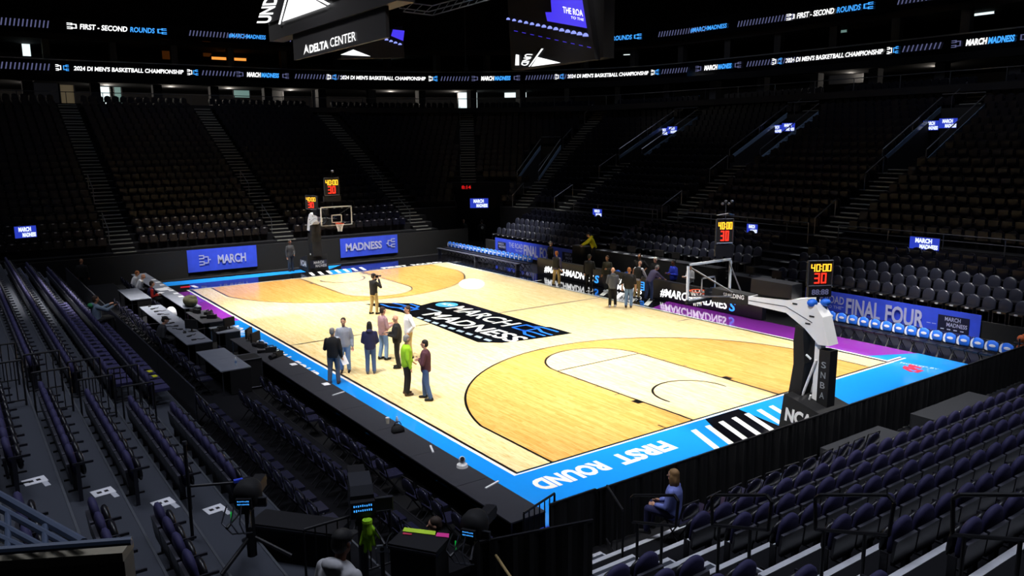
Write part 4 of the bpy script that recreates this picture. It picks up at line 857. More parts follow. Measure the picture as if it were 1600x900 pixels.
# ------------------------------------------------------------------ basketball goals
SEG = {'0': 'abcdef', '3': 'abgcd', '4': 'fgbc'}
def seg7(ch, x, y, z, w_, h, q, t=None):
    t = t or h*.13; P = {'a': (0, w_, h-t, h), 'g': (0, w_, h/2-t/2, h/2+t/2), 'd': (0, w_, 0, t), 'f': (0, t, h/2, h), 'b': (w_-t, w_, h/2, h), 'e': (0, t, 0, h/2), 'c': (w_-t, w_, 0, h/2)}
    for s in SEG[ch]: a = P[s]; q.box(x+a[0], x+a[1], y-.006, y, z+a[2], z+a[3])
def clock_face(parent, x, y, z, w_, h, case=True):
    """digits facing -y, centred at x with base z"""
    MB().box(x-w_/2, x+w_/2, y, y+.12, z, z+h).build('clock_case', M_BLK, parent)
    MB().path([(x-w_/2, y, z), (x-w_/2, y, z+h), (x+w_/2, y, z+h), (x+w_/2, y, z), (x-w_/2, y, z)], .02, 5).build('clock_frame', M_CHROME, parent)
    dw = w_*.17; q = MB()
    for i, ch in enumerate('40'): seg7(ch, x-w_*.42+i*dw*1.25, y-.01, z+h*.58, dw, h*.3, q)
    for i, ch in enumerate('00'): seg7(ch, x+w_*.06+i*dw*1.15, y-.01, z+h*.58, dw, h*.3, q)
    for zz in (.66, .78): q.box(x-w_*.015, x+w_*.02, y-.016, y-.01, z+h*zz, z+h*(zz+.04))
    q.build('game_clock_digits', M_LEDY, parent); q = MB()
    for i, ch in enumerate('30'): seg7(ch, x-w_*.26+i*w_*.28, y-.01, z+h*.1, w_*.22, h*.42, q)
    q.build('shot_clock_digits', M_LEDR, parent)
def goal(name, label, y_face, dirn, front):
    """dirn=+1: court lies toward +y from the board; local origin at court x centre, baseline"""
    g = thing(name, label, 'basketball goal', (CX, y_face, -.002), 0 if dirn > 0 else PI)
    W = M_WHITE
    # board (front plane y=0), rim ahead at +y
    MB().box(-.865, .865, -.02, 0, 2.95, 3.92).build('glass_board', M_GL, g)
    fr = MB().box(-.915, .915, -.05, .005, 2.9, 2.96).box(-.915, .915, -.05, .005, 3.91, 3.97).box(-.915, -.855, -.05, .005, 2.9, 3.97).box(.855, .915, -.05, .005, 2.9, 3.97); fr.build('board_frame', mat('board frame', 'd4d8dc', .4), g)
    MB().box(-.305, .305, .001, .008, 3.47, 3.52).box(-.305, .305, .001, .008, 3.07, 3.12).box(-.305, -.255, .001, .008, 3.07, 3.52).box(.255, .305, .001, .008, 3.07, 3.52).build('target_square', W, g)
    MB().box(-.92, .92, -.06, .03, 2.84, 2.92).build('edge_pad', M_BLK, g)
    rm = MB(); n = 28; pts = [(.229*math.cos(2*PI*i/n), .38+.229*math.sin(2*PI*i/n), 3.05) for i in range(n+1)]; rm.path(pts, .012, 6); rm.box(-.09, .09, 0, .16, 3.0, 3.05); rim = rm.build('rim', M_RIM, g)
    nt = MB(); k = 12
    for i in range(k):
        a, b = 2*PI*i/k, 2*PI*(i+.5)/k; c = 2*PI*(i-.5)/k
        rows_ = [(.225, 3.04), (.17, 2.9), (.125, 2.76), (.11, 2.62)]
        for j in range(3):
            t0, t1 = a+PI/k*j, a+PI/k*(j+1); t2 = a+PI/k*(j-1)
            p = (rows_[j][0]*math.cos(t0), .38+rows_[j][0]*math.sin(t0), rows_[j][1])
            for tt in (t1, t2): nt.tube(p, (rows_[j+1][0]*math.cos(tt), .38+rows_[j+1][0]*math.sin(tt), rows_[j+1][1]), .006, n=4)
    nt.build('net', W, rim)
    # arm: white beam from the board back to the mast
    MB().box(-.12, .12, -1.0, -.05, 3.0, 3.1).box(-.22, .22, -.1, -.05, 2.98, 3.2).build('board_bracket', M_DARK, g)
    for s in (-1, 1): MB().tube((s*.1, -1.1, 3.15), (s*.8, -.06, 3.85), .022).tube((s*.1, -1.1, 3.12), (s*.75, -.06, 3.05), .022).build('board_strut', M_CHROME, g)
    pad = MB().prism([(-.3, 2.86), (-1.55, 2.96), (-1.54, 3.22), (-.3, 3.26)], -.19, .19, 'x').build('arm_pad', M_BLK, g)
    tx = text('pad_lettering', 'SPALDING', W, (-.196, -.7, 3.07), (0, -.7, .02), (0, 0, .12), pad, .02) if dirn > 0 else None
    beam = MB().prism([(-1.54, 3.21), (-2.71, 3.29), (-3.3, 3.42), (-3.55, 3.3), (-3.77, 3.02), (-3.99, 2.34), (-3.71, 2.32), (-3.58, 2.42), (-3.29, 2.66), (-2.73, 2.96), (-1.55, 3.0)], -.2, .2, 'x').build('main_arm', W, g)
    MB().prism([(-1.56, 3.11), (-2.72, 3.13), (-3.5, 2.85), (-3.5, 2.83), (-2.72, 3.115), (-1.56, 3.095)], -.206, .206, 'x').build('arm_seam', M_CHROME, g)
    for a, b in ((-2.95, 3.22), (-3.45, 2.98), (-3.35, 2.78)): MB().box(-.21, .21, a-.1, a+.04, b, b+.035).build('arm_slot', M_BLK, g)
    mast = MB().prism([(-3.09, 2.72), (-3.3, 2.66), (-3.4, 1.78), (-3.34, .95), (-2.99, .92), (-3.09, 1.71), (-3.05, 2.29)], -.28, .28, 'x').build('front_pad', M_BLK, g)
    MB().box(-.1, .1, -3.72, -3.55, .8, 2.4).build('mast', W, g)
    rp = MB().box(-.16, .16, -4.02, -3.72, .5, 2.2).build('rear_pad', M_BLK, g)
    for i, ch in enumerate('SNBA' if dirn > 0 else ''): text('pad_lettering', ch, mat('pad lettering grey', '8f969c', .6), (-.166, -3.8, 1.75-.26*i), (0, -.13, 0), (0, 0, .16), rp, .01)
    for s in (-1, 1): MB().tube((s*.2, -3.3, .8), (s*.12, -3.62, 1.9), .035).tube((s*.22, -3.4, .3), (s*.22, -3.6, 1.0), .03).tube((s*.16, -3.5, 1.9), (s*.2, -3.38, 2.0), .03).build('strut', W, g)
    base = MB().box(-.5, .5, -4.6, -3.1, .03, .3).build('base', W, g)
    bpad = MB().prism([(-2.99, .02), (-3.1, .98), (-3.4, .92), (-4.2, .72), (-4.5, .3), (-4.5, .02)], -.62, .62, 'x').build('base_pad', M_BLK, g)
    if dirn > 0: text('pad_lettering', 'NCAA', W, (-.628, -3.16, .3), (0, -1.0, -.02), (0, 0, .36), bpad, .05, .1)
    else:
        text('pad_lettering', 'NCAA', W, (.628, -4.2, .25), (0, .95, .02), (0, 0, .36), bpad, .05, .1)
        MB().box(-.5, .5, -2.99, -2.95, .2, .66).build('pad_panel', M_ICON, bpad); text('pad_lettering', 'MARCH', W, (.3, -2.94, .45), (-.62, 0, 0), (0, 0, .16), bpad, .02); text('pad_lettering', 'MADNESS', W, (.2, -2.94, .25), (-.68, 0, 0), (0, 0, .16), bpad, .02)
    for s in (-1, 1):
        for yy in (-3.3, -4.4): MB().tube((s*.45-.03, yy, .05), (s*.45+.03, yy, .05), .05, n=10).build('caster', M_DARK, base)
    # counterweight box, shot clock post on top of the arm
    MB().box(-.22, .22, -2.88, -1.62, 3.34, 3.7).box(-.12, .12, -2.7, -1.8, 3.2, 3.34).build('control_box', M_DARK, g)
    return g
M_GL = bpy.data.materials.new('board glass'); M_GL.use_nodes = True; b_ = M_GL.node_tree.nodes['Principled BSDF']; b_.inputs['Transmission Weight'].default_value = 1; b_.inputs['Roughness'].default_value = .02; b_.inputs['IOR'].default_value = 1.05
g1 = goal('basketball_goal', 'near basketball goal with white arm seen from behind', 1.22, 1, True)
g2 = goal('basketball_goal', 'far basketball goal with clear backboard facing the court', 27.43, -1, False)
# shot clocks: on the near goal facing the camera side and on the stand behind it, and above the far goal
def face_clock(label, loc, rz, w_, h, post):
    c = thing('shot_clock', label, 'shot clock', loc, rz); clock_face(c, 0, 0, 0, w_, h); MB().tube((0, .06, -post), (0, .06, 0), .04).build('post', M_DARK, c)
    return c
def ray_at(px_, py_, Y=None, X=None):
    d = fw+r2*((px_-800)/FPX)-u2*((py_-450)/FPX)
    return CAMP+d*((Y-CAMP.y)/d.y if Y is not None else (X-CAMP.x)/d.x)
a = ray_at(1280, 464, Y=-2.3); b = ray_at(1280, 407, Y=-2.3)
ck = face_clock('shot clock with amber and red digits above the near goal arm', (a.x, a.y, a.z+.28), -.5, .62, .62, .5)
MB().box(-.3, .3, -.02, .1, -.28, -.02).build('speaker_panel', M_DARK, ck); text('panel_digits', '88:88', M_LEDD, (-.22, -.03, -.22), (.44, 0, 0), (0, 0, .14), ck, .02)
for s in (-1, 1): MB().ell((s*.17, .0, -.42), .13, .12, .1).build('lamp_dome', M_COVER, ck, smooth=True)
a = ray_at(1132, 380, Y=1.1); ck2 = face_clock('tall shot clock with amber and red digits on the near backboard', (a.x, a.y, a.z), -.5, .48, .68, .45)
MB().box(-.26, .26, -.02, .1, -.38, -.05).build('lower_panel', M_SCREEN, ck2); MB().path([(-.25, 0, .8), (0, -.2, .86), (.25, 0, .8)], .015).tube((0, 0, .68), (0, 0, 1.15), .012).build('mic_boom', M_CHROME, ck2)
for j in range(4): MB().ell((-.12+.09*j, -.05, 1.12+.07*(j % 2)), .05, .04, .035, 8, 5).build('mini_camera', M_CHROME, ck2)
a = ray_at(519, 305, Y=28.1); ck3 = face_clock('shot clock with amber and red digits above the far backboard', (a.x, a.y, a.z), 0, .85, .95, .6)
MB().box(-.5, .5, 0, .1, -.35, -.05).build('lower_panel', M_BLK, ck3); MB().ell((.05, -.05, 1.3), .1, .08, .08, 8, 5).tube((0, 0, .95), (.05, 0, 1.3), .012).build('mini_camera', M_CHROME, ck3)
a = ray_at(486, 317, Y=29.4); sc_ = thing('shot_clock', 'small shot clock seen edge-on behind the far goal', 'shot clock', (a.x, a.y, a.z), -1.1); clock_face(sc_, 0, 0, -.35, .8, .75)
# basketball rack at the right edge
rk = thing('ball_rack', 'black ball rack at the end of the near bench', 'rack', (17.6, -3.15, -.05))
for z_ in (.35, .75, 1.05): MB().path([(-.5, -.15, z_), (.5, -.15, z_), (.5, .15, z_), (-.5, .15, z_), (-.5, -.15, z_)], .015, 5).build('shelf', M_DARK, rk)
for sx in (-.5, .5): MB().tube((sx, 0, 0), (sx, 0, 1.2), .02).box(sx-.03, sx+.03, -.25, .25, 0, .04).build('upright', M_DARK, rk)
for r_, z_ in enumerate((.35, .75, 1.05)):
    for i in range(4):
        b = thing('basketball', f"orange basketball, {nth(i+1)} from the left on the {['bottom', 'middle', 'top'][r_]} shelf of the rack", 'basketball', (17.22+.25*i, -3.15, -.05+z_+.125), 0, 'basketballs on the rack')
        MB().ell((0, 0, 0), .12, .12, .12, 16, 10).build('ball_skin', M_ORANGE, b, smooth=True)
        q = MB(); n = 20; q.path([(.121*math.cos(2*PI*k/n), .121*math.sin(2*PI*k/n), 0) for k in range(n+1)], .003, 4); q.path([(0, .121*math.cos(2*PI*k/n), .121*math.sin(2*PI*k/n)) for k in range(n+1)], .003, 4); q.build('seam', M_BLK, b)
# monitors and bags on the media tables
for j, (x, y, z) in enumerate(((19.05, 17.6, 1.55), (19.05, 16.2, 1.55), (19.05, 14.2, 1.55), (19.05, 13.1, 1.55), (19.05, 11.2, 1.55), (18.95, 8.6, 1.4), (18.95, 7.2, 1.4))): monitor(x, y, z, -PI/2+.2*math.sin(j), f'dark monitor, {nth(j+1)} from the far end of the raised media tables')
for j in range(6): sheet_of_paper(18.9, 18.2-.9*j, 1.552, f'white paper, {nth(j+1)} from the far end of the raised media table', 'papers on the media table', .25, .35, .3*j)
# aisle loop rails in the near end stand
for k, kk in enumerate((1, 3, 5, 7)):
    y, z = NT[kk]; r = thing('loop_handrail', f"black looped handrail, {nth(k+1)} up the aisle of the near end stand", 'handrail', (-1.45, y, z), 0, 'looped aisle handrails')
    p = [(0, -.08, .75), (0, -.05, 1.15), (0, -.12, 1.22), (0, -.95, 1.53), (0, -1.03, 1.47), (0, -1.0, 1.06), (0, -.08, .75)]
    MB().path(p, .024, 7).build('loop', M_DARK, r); MB().tube((0, -.2, 0), (0, -.2, .8), .024).build('post', M_DARK, r); MB().tube((0, -.72, 0), (0, -.72, .96), .024).build('post', M_DARK, r)
def barrier(label, p0, p1, z, h=.95, n=8, m=M_DARK):
    p0, p1 = Vector((*p0, z)), Vector((*p1, z)); L = (p1-p0).length; d = p1-p0
    r = thing('guard_rail', label, 'guard rail', p0, math.atan2(d.y, d.x)); MB().tube((0, 0, h), (L, 0, h), .022).build('top_rail', m, r); MB().tube((0, 0, .12), (L, 0, .12), .018).build('bottom_rail', m, r)
    for i in range(n+1): MB().tube((L*i/n, 0, 0 if i in (0, n) else .12), (L*i/n, 0, h), .02 if i in (0, n) else .011, n=6).build('bar', m, r)
for t in range(3, 8):
    x, z = TIERS[t]; xe = TIERS[t+1][0]
    barrier(f'black barred guard rail across the gap of the {ORD[t-1]} row, far side, left stand', (xe+.05, 6.5), (x-.1, 6.5), z, .95, 5); barrier(f'black barred guard rail across the gap of the {ORD[t-1]} row, near side, left stand', (xe+.05, 4.75), (x-.1, 4.75), z, .95, 5)
barrier('barred gate rail at the corner of the blue apron', (-1.45, -3.2), (-2.35, -3.5), 0, 1.1, 6); barrier('sloped looking black rail beside the short drape panel', (-.55, -3.6), (-1.0, -4.5), 0, 1.15, 3)
barrier('barred guard rail behind the broadcast camera', (-6.0, -3.0), (-4.6, -3.0), .6, 1.1, 8)
sgn = MB().box(-2.15, -1.4, -3.28, -3.24, .0, .55).build('blue_panel', M_BANNER); tag(sgn, 'small blue panel behind the corner gate rail', 'panel')
# ------------------------------------------------------------------ people: bodies and clothes grown as continuous surfaces
SURF = []     # queued (object, voxel, decimate)
def surface(mb, name, m, parent, voxel, ratio):
    o = mb.build(name, m, parent); a = o.modifiers.new('r', 'REMESH'); a.mode = 'VOXEL'; a.voxel_size = voxel
    sm_ = o.modifiers.new('s', 'SMOOTH'); sm_.factor = .5; sm_.iterations = 2
    d = o.modifiers.new('d', 'DECIMATE'); d.ratio = ratio
    SURF.append(o); return o
def finish_surfaces():
    dg = bpy.context.evaluated_depsgraph_get(); dg.update()
    new = [(o, bpy.data.meshes.new_from_object(o.evaluated_get(dg))) for o in SURF]
    for o, me in new:
        o.modifiers.clear(); old = o.data; o.data = me; me.polygons.foreach_set('use_smooth', [True]*len(me.polygons)); bpy.data.meshes.remove(old)
ARMS = {'down': ((.06, -.02, -.29), (.07, .05, -.54)), 'front': ((.07, .02, -.28), (-.06, .27, -.24)), 'low': ((.06, .02, -.29), (-.07, .2, -.45)), 'pocket': ((.13, -.08, -.25), (.0, .06, -.47)), 'hip': ((.17, -.05, -.24), (.02, .02, -.42)),
        'crossed': ((.1, .05, -.27), (-.2, .2, -.2)), 'reach': ((.03, .22, -.2), (.0, .44, -.32)), 'face': ((.1, .16, -.2), (-.1, .24, .1)), 'out': ((.06, .27, -.12), (.02, .5, -.02)), 'lap': ((.05, .06, -.28), (-.06, .3, -.33)), 'back': ((.1, -.12, -.25), (-.02, -.14, -.45))}
def person(loc, face, label, h=1.75, top='black', bottom='jeans', hair='brown', skin='light', arms=('down', 'down'), lean=0, turn=0, sit=False, shoe='black', bald=False, longhair=False, short=False, cap=None, stance=.0, group=None, collar=None, vest=None, hood=None, fat=1.0, legz=None):
    P = thing('person', label, 'person', loc, face, group); S_ = h/1.75
    def mt(d, c): return mat('cloth '+c if d else 'skin '+c, CL.get(c, c) if d else SK[c], .85 if d else .5, scale=14)
    hipz = (.5 if sit else .93); Rl = Matrix.Rotation(-lean, 4, 'X'); hip0 = Vector((0, 0, hipz))
    def T(v): return (hip0+(Rl @ Vector((v[0], v[1], v[2]-.93))))*S_    # torso-space to local
    def lg(v): return Vector(v)*S_
    sh = [T((s*.185*fat, 0, 1.385)) for s in (-1, 1)]
    el, wr, hd = [], [], []
    for i, s in enumerate((-1, 1)):
        e, w_ = ARMS[arms[i]]; rr = (Rl if arms[i] not in ('reach',) or lean < .3 else Matrix.Identity(4))
        e = sh[i]+(rr @ Vector((e[0]*s, e[1], e[2])))*S_; w2 = sh[i]+(rr @ Vector((w_[0]*s, w_[1], w_[2])))*S_; el.append(e); wr.append(w2); hd.append((w2-e).normalized())
    if sit:
        hips = [lg((s*.1, 0, .5)) for s in (-1, 1)]; kn = [lg((s*.13, .44, .52)) for s in (-1, 1)]; an = [lg((s*.13, .46, .1)) for s in (-1, 1)]
    else:
        hips = [lg((s*.095, 0, .92)) for s in (-1, 1)]; kn = [lg((s*(.1+stance*.05), .02+s*stance*.12, .5)) for s in (-1, 1)]; an = [lg((s*(.11+stance*.06), -.03+s*stance*.22, .09)) for s in (-1, 1)]
    def torso(q, g, z0=.9, z1=1.47):
        prof = [(.84, .155, .115), (.93, .17*fat, .125), (1.05, .16*fat, .12*fat), (1.2, .175*fat, .128*fat), (1.33, .185*fat, .125), (1.41, .155, .1), (1.47, .07, .065)]
        rs = []
        for z, a, b in prof:
            if z < z0-1e-6 or z > z1+1e-6: continue
            c = T((0, 0, z)); rs.append([c+(Rl @ Vector(((a+g)*math.cos(2*PI*i/16), (b+g)*math.sin(2*PI*i/16), 0)))*S_ for i in range(16)])
        q.rings(rs)
    def limb(q, a, b, r0, r1, g=0): q.tube(a, b, (r0+g)*S_, (r1+g)*S_, 10, True)
    # body
    q = MB(); torso(q, -.015); nk = T((0, .0, 1.45)); hc = T((0, .025, 1.64)); limb(q, nk, T((0, .015, 1.56)), .055, .052)
    Rt = Rl @ Matrix.Rotation(turn, 4, 'Z')
    def HD(v): return hc+(Rt @ Vector(v))*S_
    def hell(qq, c, a, b, d, nu=14, nv=10):
        rs = []
        for k in range(nv+1):
            t = -PI/2+PI*k/nv; ct = max(math.cos(t), .03); rs.append([HD((c[0]+a*ct*math.cos(2*PI*i/nu), c[1]+b*ct*math.sin(2*PI*i/nu), c[2]+d*math.sin(t))) for i in range(nu)])
        qq.rings(rs)
    hell(q, (0, 0, .02), .075, .095, .105); hell(q, (0, .03, -.06), .055, .06, .06)
    q.tube(HD((0, .085, .01)), HD((0, .112, -.022)), .012*S_, .017*S_, 8, True)
    for s in (-1, 1): hell(q, (s*.078, -.005, -.005), .014, .024, .034, 8, 6)
    for i, s in enumerate((-1, 1)):
        limb(q, sh[i], el[i], .048, .04); limb(q, el[i], wr[i], .04, .028)
        d = hd[i]; side = d.cross(Vector((0, 1, 0))); side = (side if side.length > .2 else d.cross(Vector((0, 0, 1)))).normalized(); nrm = side.cross(d).normalized()
        q.tube(wr[i], wr[i]+d*.075*S_+side*.018*S_, .026*S_, .022*S_, 8, True); q.tube(wr[i], wr[i]+d*.075*S_-side*.018*S_, .026*S_, .022*S_, 8, True)
        for k, L in enumerate((.062, .075, .08, .068)):
            b0 = wr[i]+d*.085*S_+side*((k-1.5)*.023)*S_; b1 = b0+d*L*.55*S_; q.tube(b0, b1, .0105*S_, .01*S_, 6, True); q.tube(b1, b1+(d*.6+nrm*.7).normalized()*L*.5*S_, .01*S_, .009*S_, 6, True)
        q.tube(wr[i]+d*.03*S_+side*.03*S_*-s, wr[i]+d*.085*S_+side*.055*S_*-s, .012*S_, .01*S_, 6, True)
        limb(q, hips[i], kn[i], .075, .052); limb(q, kn[i], an[i], .052, .034)
        limb(q, an[i]-lg((0, .03, .04)), an[i]+lg((0, .15, -.055)), .035, .028)
    surface(q, 'body', mt(0, skin), P, .0115, .3)
    # upper garment
    q = MB(); torso(q, .026, .84, 1.47)
    limb(q, T((0, -.01, 1.42)), T((0, 0, 1.45)), .075, .07)
    for i in (0, 1):
        limb(q, sh[i], el[i], .058, .052, .012)
        if not short: limb(q, el[i], wr[i]-hd[i]*.02*S_, .046, .036, .012)
    if hood: q.ell(T((0, -.1, 1.47)), .12*S_, .08*S_, .07*S_, 10, 6)
    sh_o = surface(q, 'shirt' if not vest else 'shirt', mt(1, top), P, .017, .6)
    if vest:
        q = MB(); torso(q, .04, .93, 1.47); surface(q, 'vest', mt(1, vest), P, .017, .6)
    # trousers, shoes
    q = MB(); zz = [hipz-.06, hipz+.06]
    q.rings([[Vector((.172*math.cos(2*PI*i/16), .128*math.sin(2*PI*i/16), z))*S_ for i in range(16)] for z in ((hipz-.09), hipz+.07)])
    for i in (0, 1): limb(q, hips[i], kn[i], .095, .07, .01); limb(q, kn[i], an[i]+lg((0, 0, .02)), .068, .055, .01)
    surface(q, 'trousers', mt(1, bottom), P, .017, .6)
    for i in (0, 1):
        q = MB(); a = an[i]; q.tube(a+lg((0, -.045, -.04)), a+lg((0, .15, -.052)), .045*S_, .036*S_, 10, True); q.tube(a+lg((0, -.03, .0)), a+lg((0, .02, -.03)), .045*S_, .042*S_, 8, True)
        surface(q, 'shoe', mt(1, shoe), P, .014, .6)
    # face
    for s in (-1, 1):
        e = MB(); hell(e, (s*.03, .088, .025), .012, .008, .007, 8, 4); e.build('eye', mat('eye dark', '1a1410', .3), P)
    e = MB(); hell(e, (0, .086, -.055), .022, .008, .006, 8, 4); e.build('mouth', mat('mouth', '8a4840', .5), P)
    # hair
    if not bald:
        q = MB(); hell(q, (0, -.018, .05), .084, .1, .09); hell(q, (0, -.045, 0), .08, .075, .09)
        if longhair:
            hell(q, (0, -.06, -.1), .095, .06, .16); hell(q, (.07, 0, -.08), .03, .055, .13); hell(q, (-.07, 0, -.08), .03, .055, .13)
        surface(q, 'hair', mat('hair '+hair, HR[hair], .7, scale=40), P, .014, .6)
    if cap:
        q = MB(); hell(q, (0, -.01, .06), .09, .108, .075); q.rings([[HD((.075*math.cos(t)*k, .06+.13*k*math.sin(t), z)) for t in [PI*i/8 for i in range(9)]] for k, z in ((1, .055), (1, .07))])
        surface(q, 'cap', mat('cap '+cap, CL.get(cap, cap), .8), P, .012, .6)
    if collar:
        q = MB(); q.tube(T((0, .125, 1.3)), T((0, .14, 1.12)), .004, .004, 5); c = T((0, .15, 1.08)); q.box(c.x-.035, c.x+.035, c.y-.004, c.y+.004, c.z-.05, c.z+.05); q.build('name_badge', M_PAPER, P)
    P['wrR'] = 0; del P['wrR']
    M4 = Matrix.Translation(loc) @ Matrix.Rotation(face, 4, 'Z')
    return P, [M4 @ (w_+d*.06*S_) for w_, d in zip(wr, hd)], M4 @ hc
CL = {'black': '0f0f12', 'charcoal': '2b2c31', 'grey': '6d7078', 'lightgrey': 'a2a8b6', 'jeans': '3f5c8c', 'ljeans': '7596c4', 'dkjeans': '2c3e66', 'khaki': 'b29a66', 'greyjeans': '565c66', 'navy': '1c1f4a', 'lime': '9acb1c', 'maroon': '4a2430', 'pinkgrey': 'a88488', 'white': 'e4e6ec', 'blue': '1c34b8', 'yellow': 'cfc814', 'red': 'c2241c', 'purple': '474262', 'slate': '4a505e', 'lav': '6f7cc4', 'bluegrey': '6c7d92', 'brown': '4a3526', 'green': '1f7a4c', 'hoodwhite': 'b9b9bd', 'olive': '2c2c22'}
SK = {'light': 'd8a488', 'tan': 'b57e5e', 'dark': '6a4532'}; HR = {'brown': '33231a', 'black': '14100e', 'grey': '8a8784', 'white': 'd0cdc8', 'red': '9a5a2a', 'blonde': '8a6a44'}
def toward(a, b): return math.atan2(b[1]-a[1], b[0]-a[0])-PI/2
Z0 = .006
def sheet_held(p, lab, w_=.22, l=.3, tilt=.6, rz=0):
    o = MB().box(-w_/2, w_/2, -l/2, l/2, -.002, .002, Matrix.Rotation(tilt, 4, 'X')).build('paper_sheet', M_PAPER, None, p, rz); tag(o, lab, 'paper')
D = math.radians
pp, hh, hc = person((4.93, 17.44, Z0), D(-75), 'photographer in black jacket, khaki trousers and cap aiming a camera', 1.78, 'black', 'khaki', 'brown', arms=('face', 'face'), cap='black', stance=.3)
c = hc+Vector((.16, .04, -.02)); camera_body(c.x, c.y, c.z-.06, D(-75), 'black camera held to the eye of the photographer on court', .6)
_, hh, _ = person((-.58, 8.82, Z0), D(-40), 'man in black sweater and grey jeans holding a white sheet by the sideline', 1.76, 'black', 'greyjeans', 'grey', arms=('front', 'down'), stance=.2, shoe='brown')
sheet_held(hh[1]+Vector((.06, 0, -.06)), 'white paper held by the man in the black sweater', .24, .3, 1.0, .3)
person((.22, 9.8, Z0), D(150), 'man in grey shirt and light jeans with glasses behind the man in black', 1.8, 'lightgrey', 'ljeans', 'brown', arms=('down', 'front'))
person((.82, 9.16, Z0), D(-30), 'woman with long dark hair in navy hooded jacket and jeans', 1.7, 'navy', 'jeans', 'black', arms=('low', 'low'), longhair=True, hood=1, shoe='slate')
person((1.92, 10.45, Z0), D(-85), 'man in dusty pink sweater and jeans gesturing with both hands', 1.83, 'pinkgrey', 'ljeans', 'brown', arms=('front', 'front'), stance=.2)
_, hh, _ = person((1.82, 9.23, Z0), D(60), 'bald man in black jacket and glasses holding a tablet', 1.78, 'black', 'black', bald=True, arms=('front', 'front'), fat=1.15)
tag(MB().box(-.13, .13, -.09, .09, 0, .012).build('tablet', M_DARK, None, (hh[0]+hh[1])/2+Vector((0, 0, .02))), 'grey tablet held by the bald man in black', 'tablet')
person((2.7, 10.07, Z0), D(80), 'man in white shirt and khaki trousers with dark beard', 1.83, 'white', 'khaki', 'brown', arms=('pocket', 'hip'))
person((.72, 6.49, Z0), D(-105), 'man in lime green jacket and black trousers', 1.8, 'lime', 'black', 'grey', arms=('low', 'down'), shoe='brown', fat=1.1, turn=.3)
person((.95, 5.76, Z0), D(50), 'man in maroon sweater and jeans with crossed arms', 1.76, 'maroon', 'jeans', 'black', arms=('crossed', 'crossed'), stance=.5)
person((15.5, 18.0, Z0), D(-70), 'man in dark checked vest and khaki trousers facing the scorer board', 1.8, 'purple', 'khaki', 'red', arms=('reach', 'down'), vest='black', stance=.3)
person((15.85, 15.85, Z0), D(-60), 'man in black suit standing before the scorer board', 1.83, 'black', 'black', 'black', 'tan', arms=('down', 'front'))
person((16.5, 15.25, Z0), D(110), 'man in dark olive jacket half hidden by the black suit', 1.78, 'olive', 'charcoal', 'brown', 'tan', arms=('front', 'down'), shoe='white')
person((14.13, 12.26, Z0), D(-40), 'bald man in grey hooded top, black trousers and white shoes', 1.78, 'slate', 'black', bald=True, arms=('low', 'low'), hood=1, shoe='white', stance=.2)
person((14.6, 11.72, Z0), D(-50), 'red haired man in black t-shirt and light jeans', 1.8, 'black', 'ljeans', 'red', arms=('down', 'down'), short=True, shoe='brown', fat=1.2)
person((16.35, 13.0, Z0), D(-80), 'bald man in black vest with white sleeves and khaki trousers', 1.8, 'white', 'khaki', bald=True, arms=('reach', 'reach'), vest='black', lean=.25)
person((16.5, 12.35, Z0), D(-95), 'man in purple shirt and blue jeans bending over the board', 1.78, 'purple', 'dkjeans', 'grey', arms=('reach', 'reach'), lean=.65, stance=.3)
person((18.1, 12.35, -.05), D(80), 'man in bright blue jacket with badge behind the boards', 1.8, 'blue', 'black', 'black', 'dark', arms=('front', 'front'), collar=1, fat=1.1)
person((18.1, 11.3, -.05), D(80), 'person in white top with dark hair behind the boards', 1.75, 'white', 'black', 'black', arms=('front', 'front'))
person((18.15, 14.7, -.05), D(120), 'man in black polo shirt with badge behind the boards', 1.85, 'black', 'charcoal', 'brown', 'tan', arms=('hip', 'down'), short=True, collar=1, fat=1.15)
person((18.15, 13.6, -.05), D(100), 'white haired man in black suit and white shirt behind the boards', 1.8, 'black', 'black', 'white', arms=('down', 'down'))
person((18.0, 21.7, -.05), D(-100), 'grey haired man in black suit at the far end of the boards', 1.82, 'black', 'black', 'grey', arms=('down', 'down'))
person((19.0, 19.1, .7), D(60), 'man in yellow jacket leaning over the raised media table', 1.8, 'yellow', 'charcoal', 'black', arms=('reach', 'reach'), lean=.42, hood=1)
person((6.3, 31.36, Z0), D(-165), 'security guard in dark grey suit beside the far goal', 1.83, 'charcoal', 'charcoal', 'black', 'dark', arms=('low', 'down'))
person((21.3, 36.3, -.05), D(160), 'bald man in dark polo and khaki trousers in the tunnel mouth', 1.82, 'black', 'khaki', bald=True, arms=('down', 'down'), short=True, collar=1)
P_, _, _ = person((22.2, 35.2, -.05), D(-20), 'person in black jacket with white back emblem in the tunnel mouth', 1.8, 'black', 'black', 'black', arms=('front', 'front'))
MB().ell((0, -.155, 1.25), .11, .01, .11, 14, 5).build('jacket_emblem', M_WHITE, P_)
def sitter(x, y, z, face, label, **k): return person((x, y, z+.05), face, label, k.pop('h', 1.76), sit=True, **k)
sitter(-2.75, 28.2, -.05, D(-95), 'man in white shirt with backpack strap seated at the far press table', top='white', bottom='charcoal', hair='red', arms=('lap', 'lap'), lean=.3)
sitter(-2.75, 27.2, -.05, D(-95), 'bald man in white shirt leaning over the far press table', top='white', bottom='charcoal', bald=True, arms=('lap', 'lap'), lean=.4)
_, hh, _ = sitter(-2.72, 24.3, -.05, D(-95), 'man with navy vest and red sleeves reading at the courtside table', top='red', vest='navy', bottom='black', hair='brown', arms=('front', 'front'), lean=.1)
sheet_held((hh[0]+hh[1])/2+Vector((.08, 0, .08)), 'white sheet held up by the man in red sleeves', .3, .22, 0, .9)
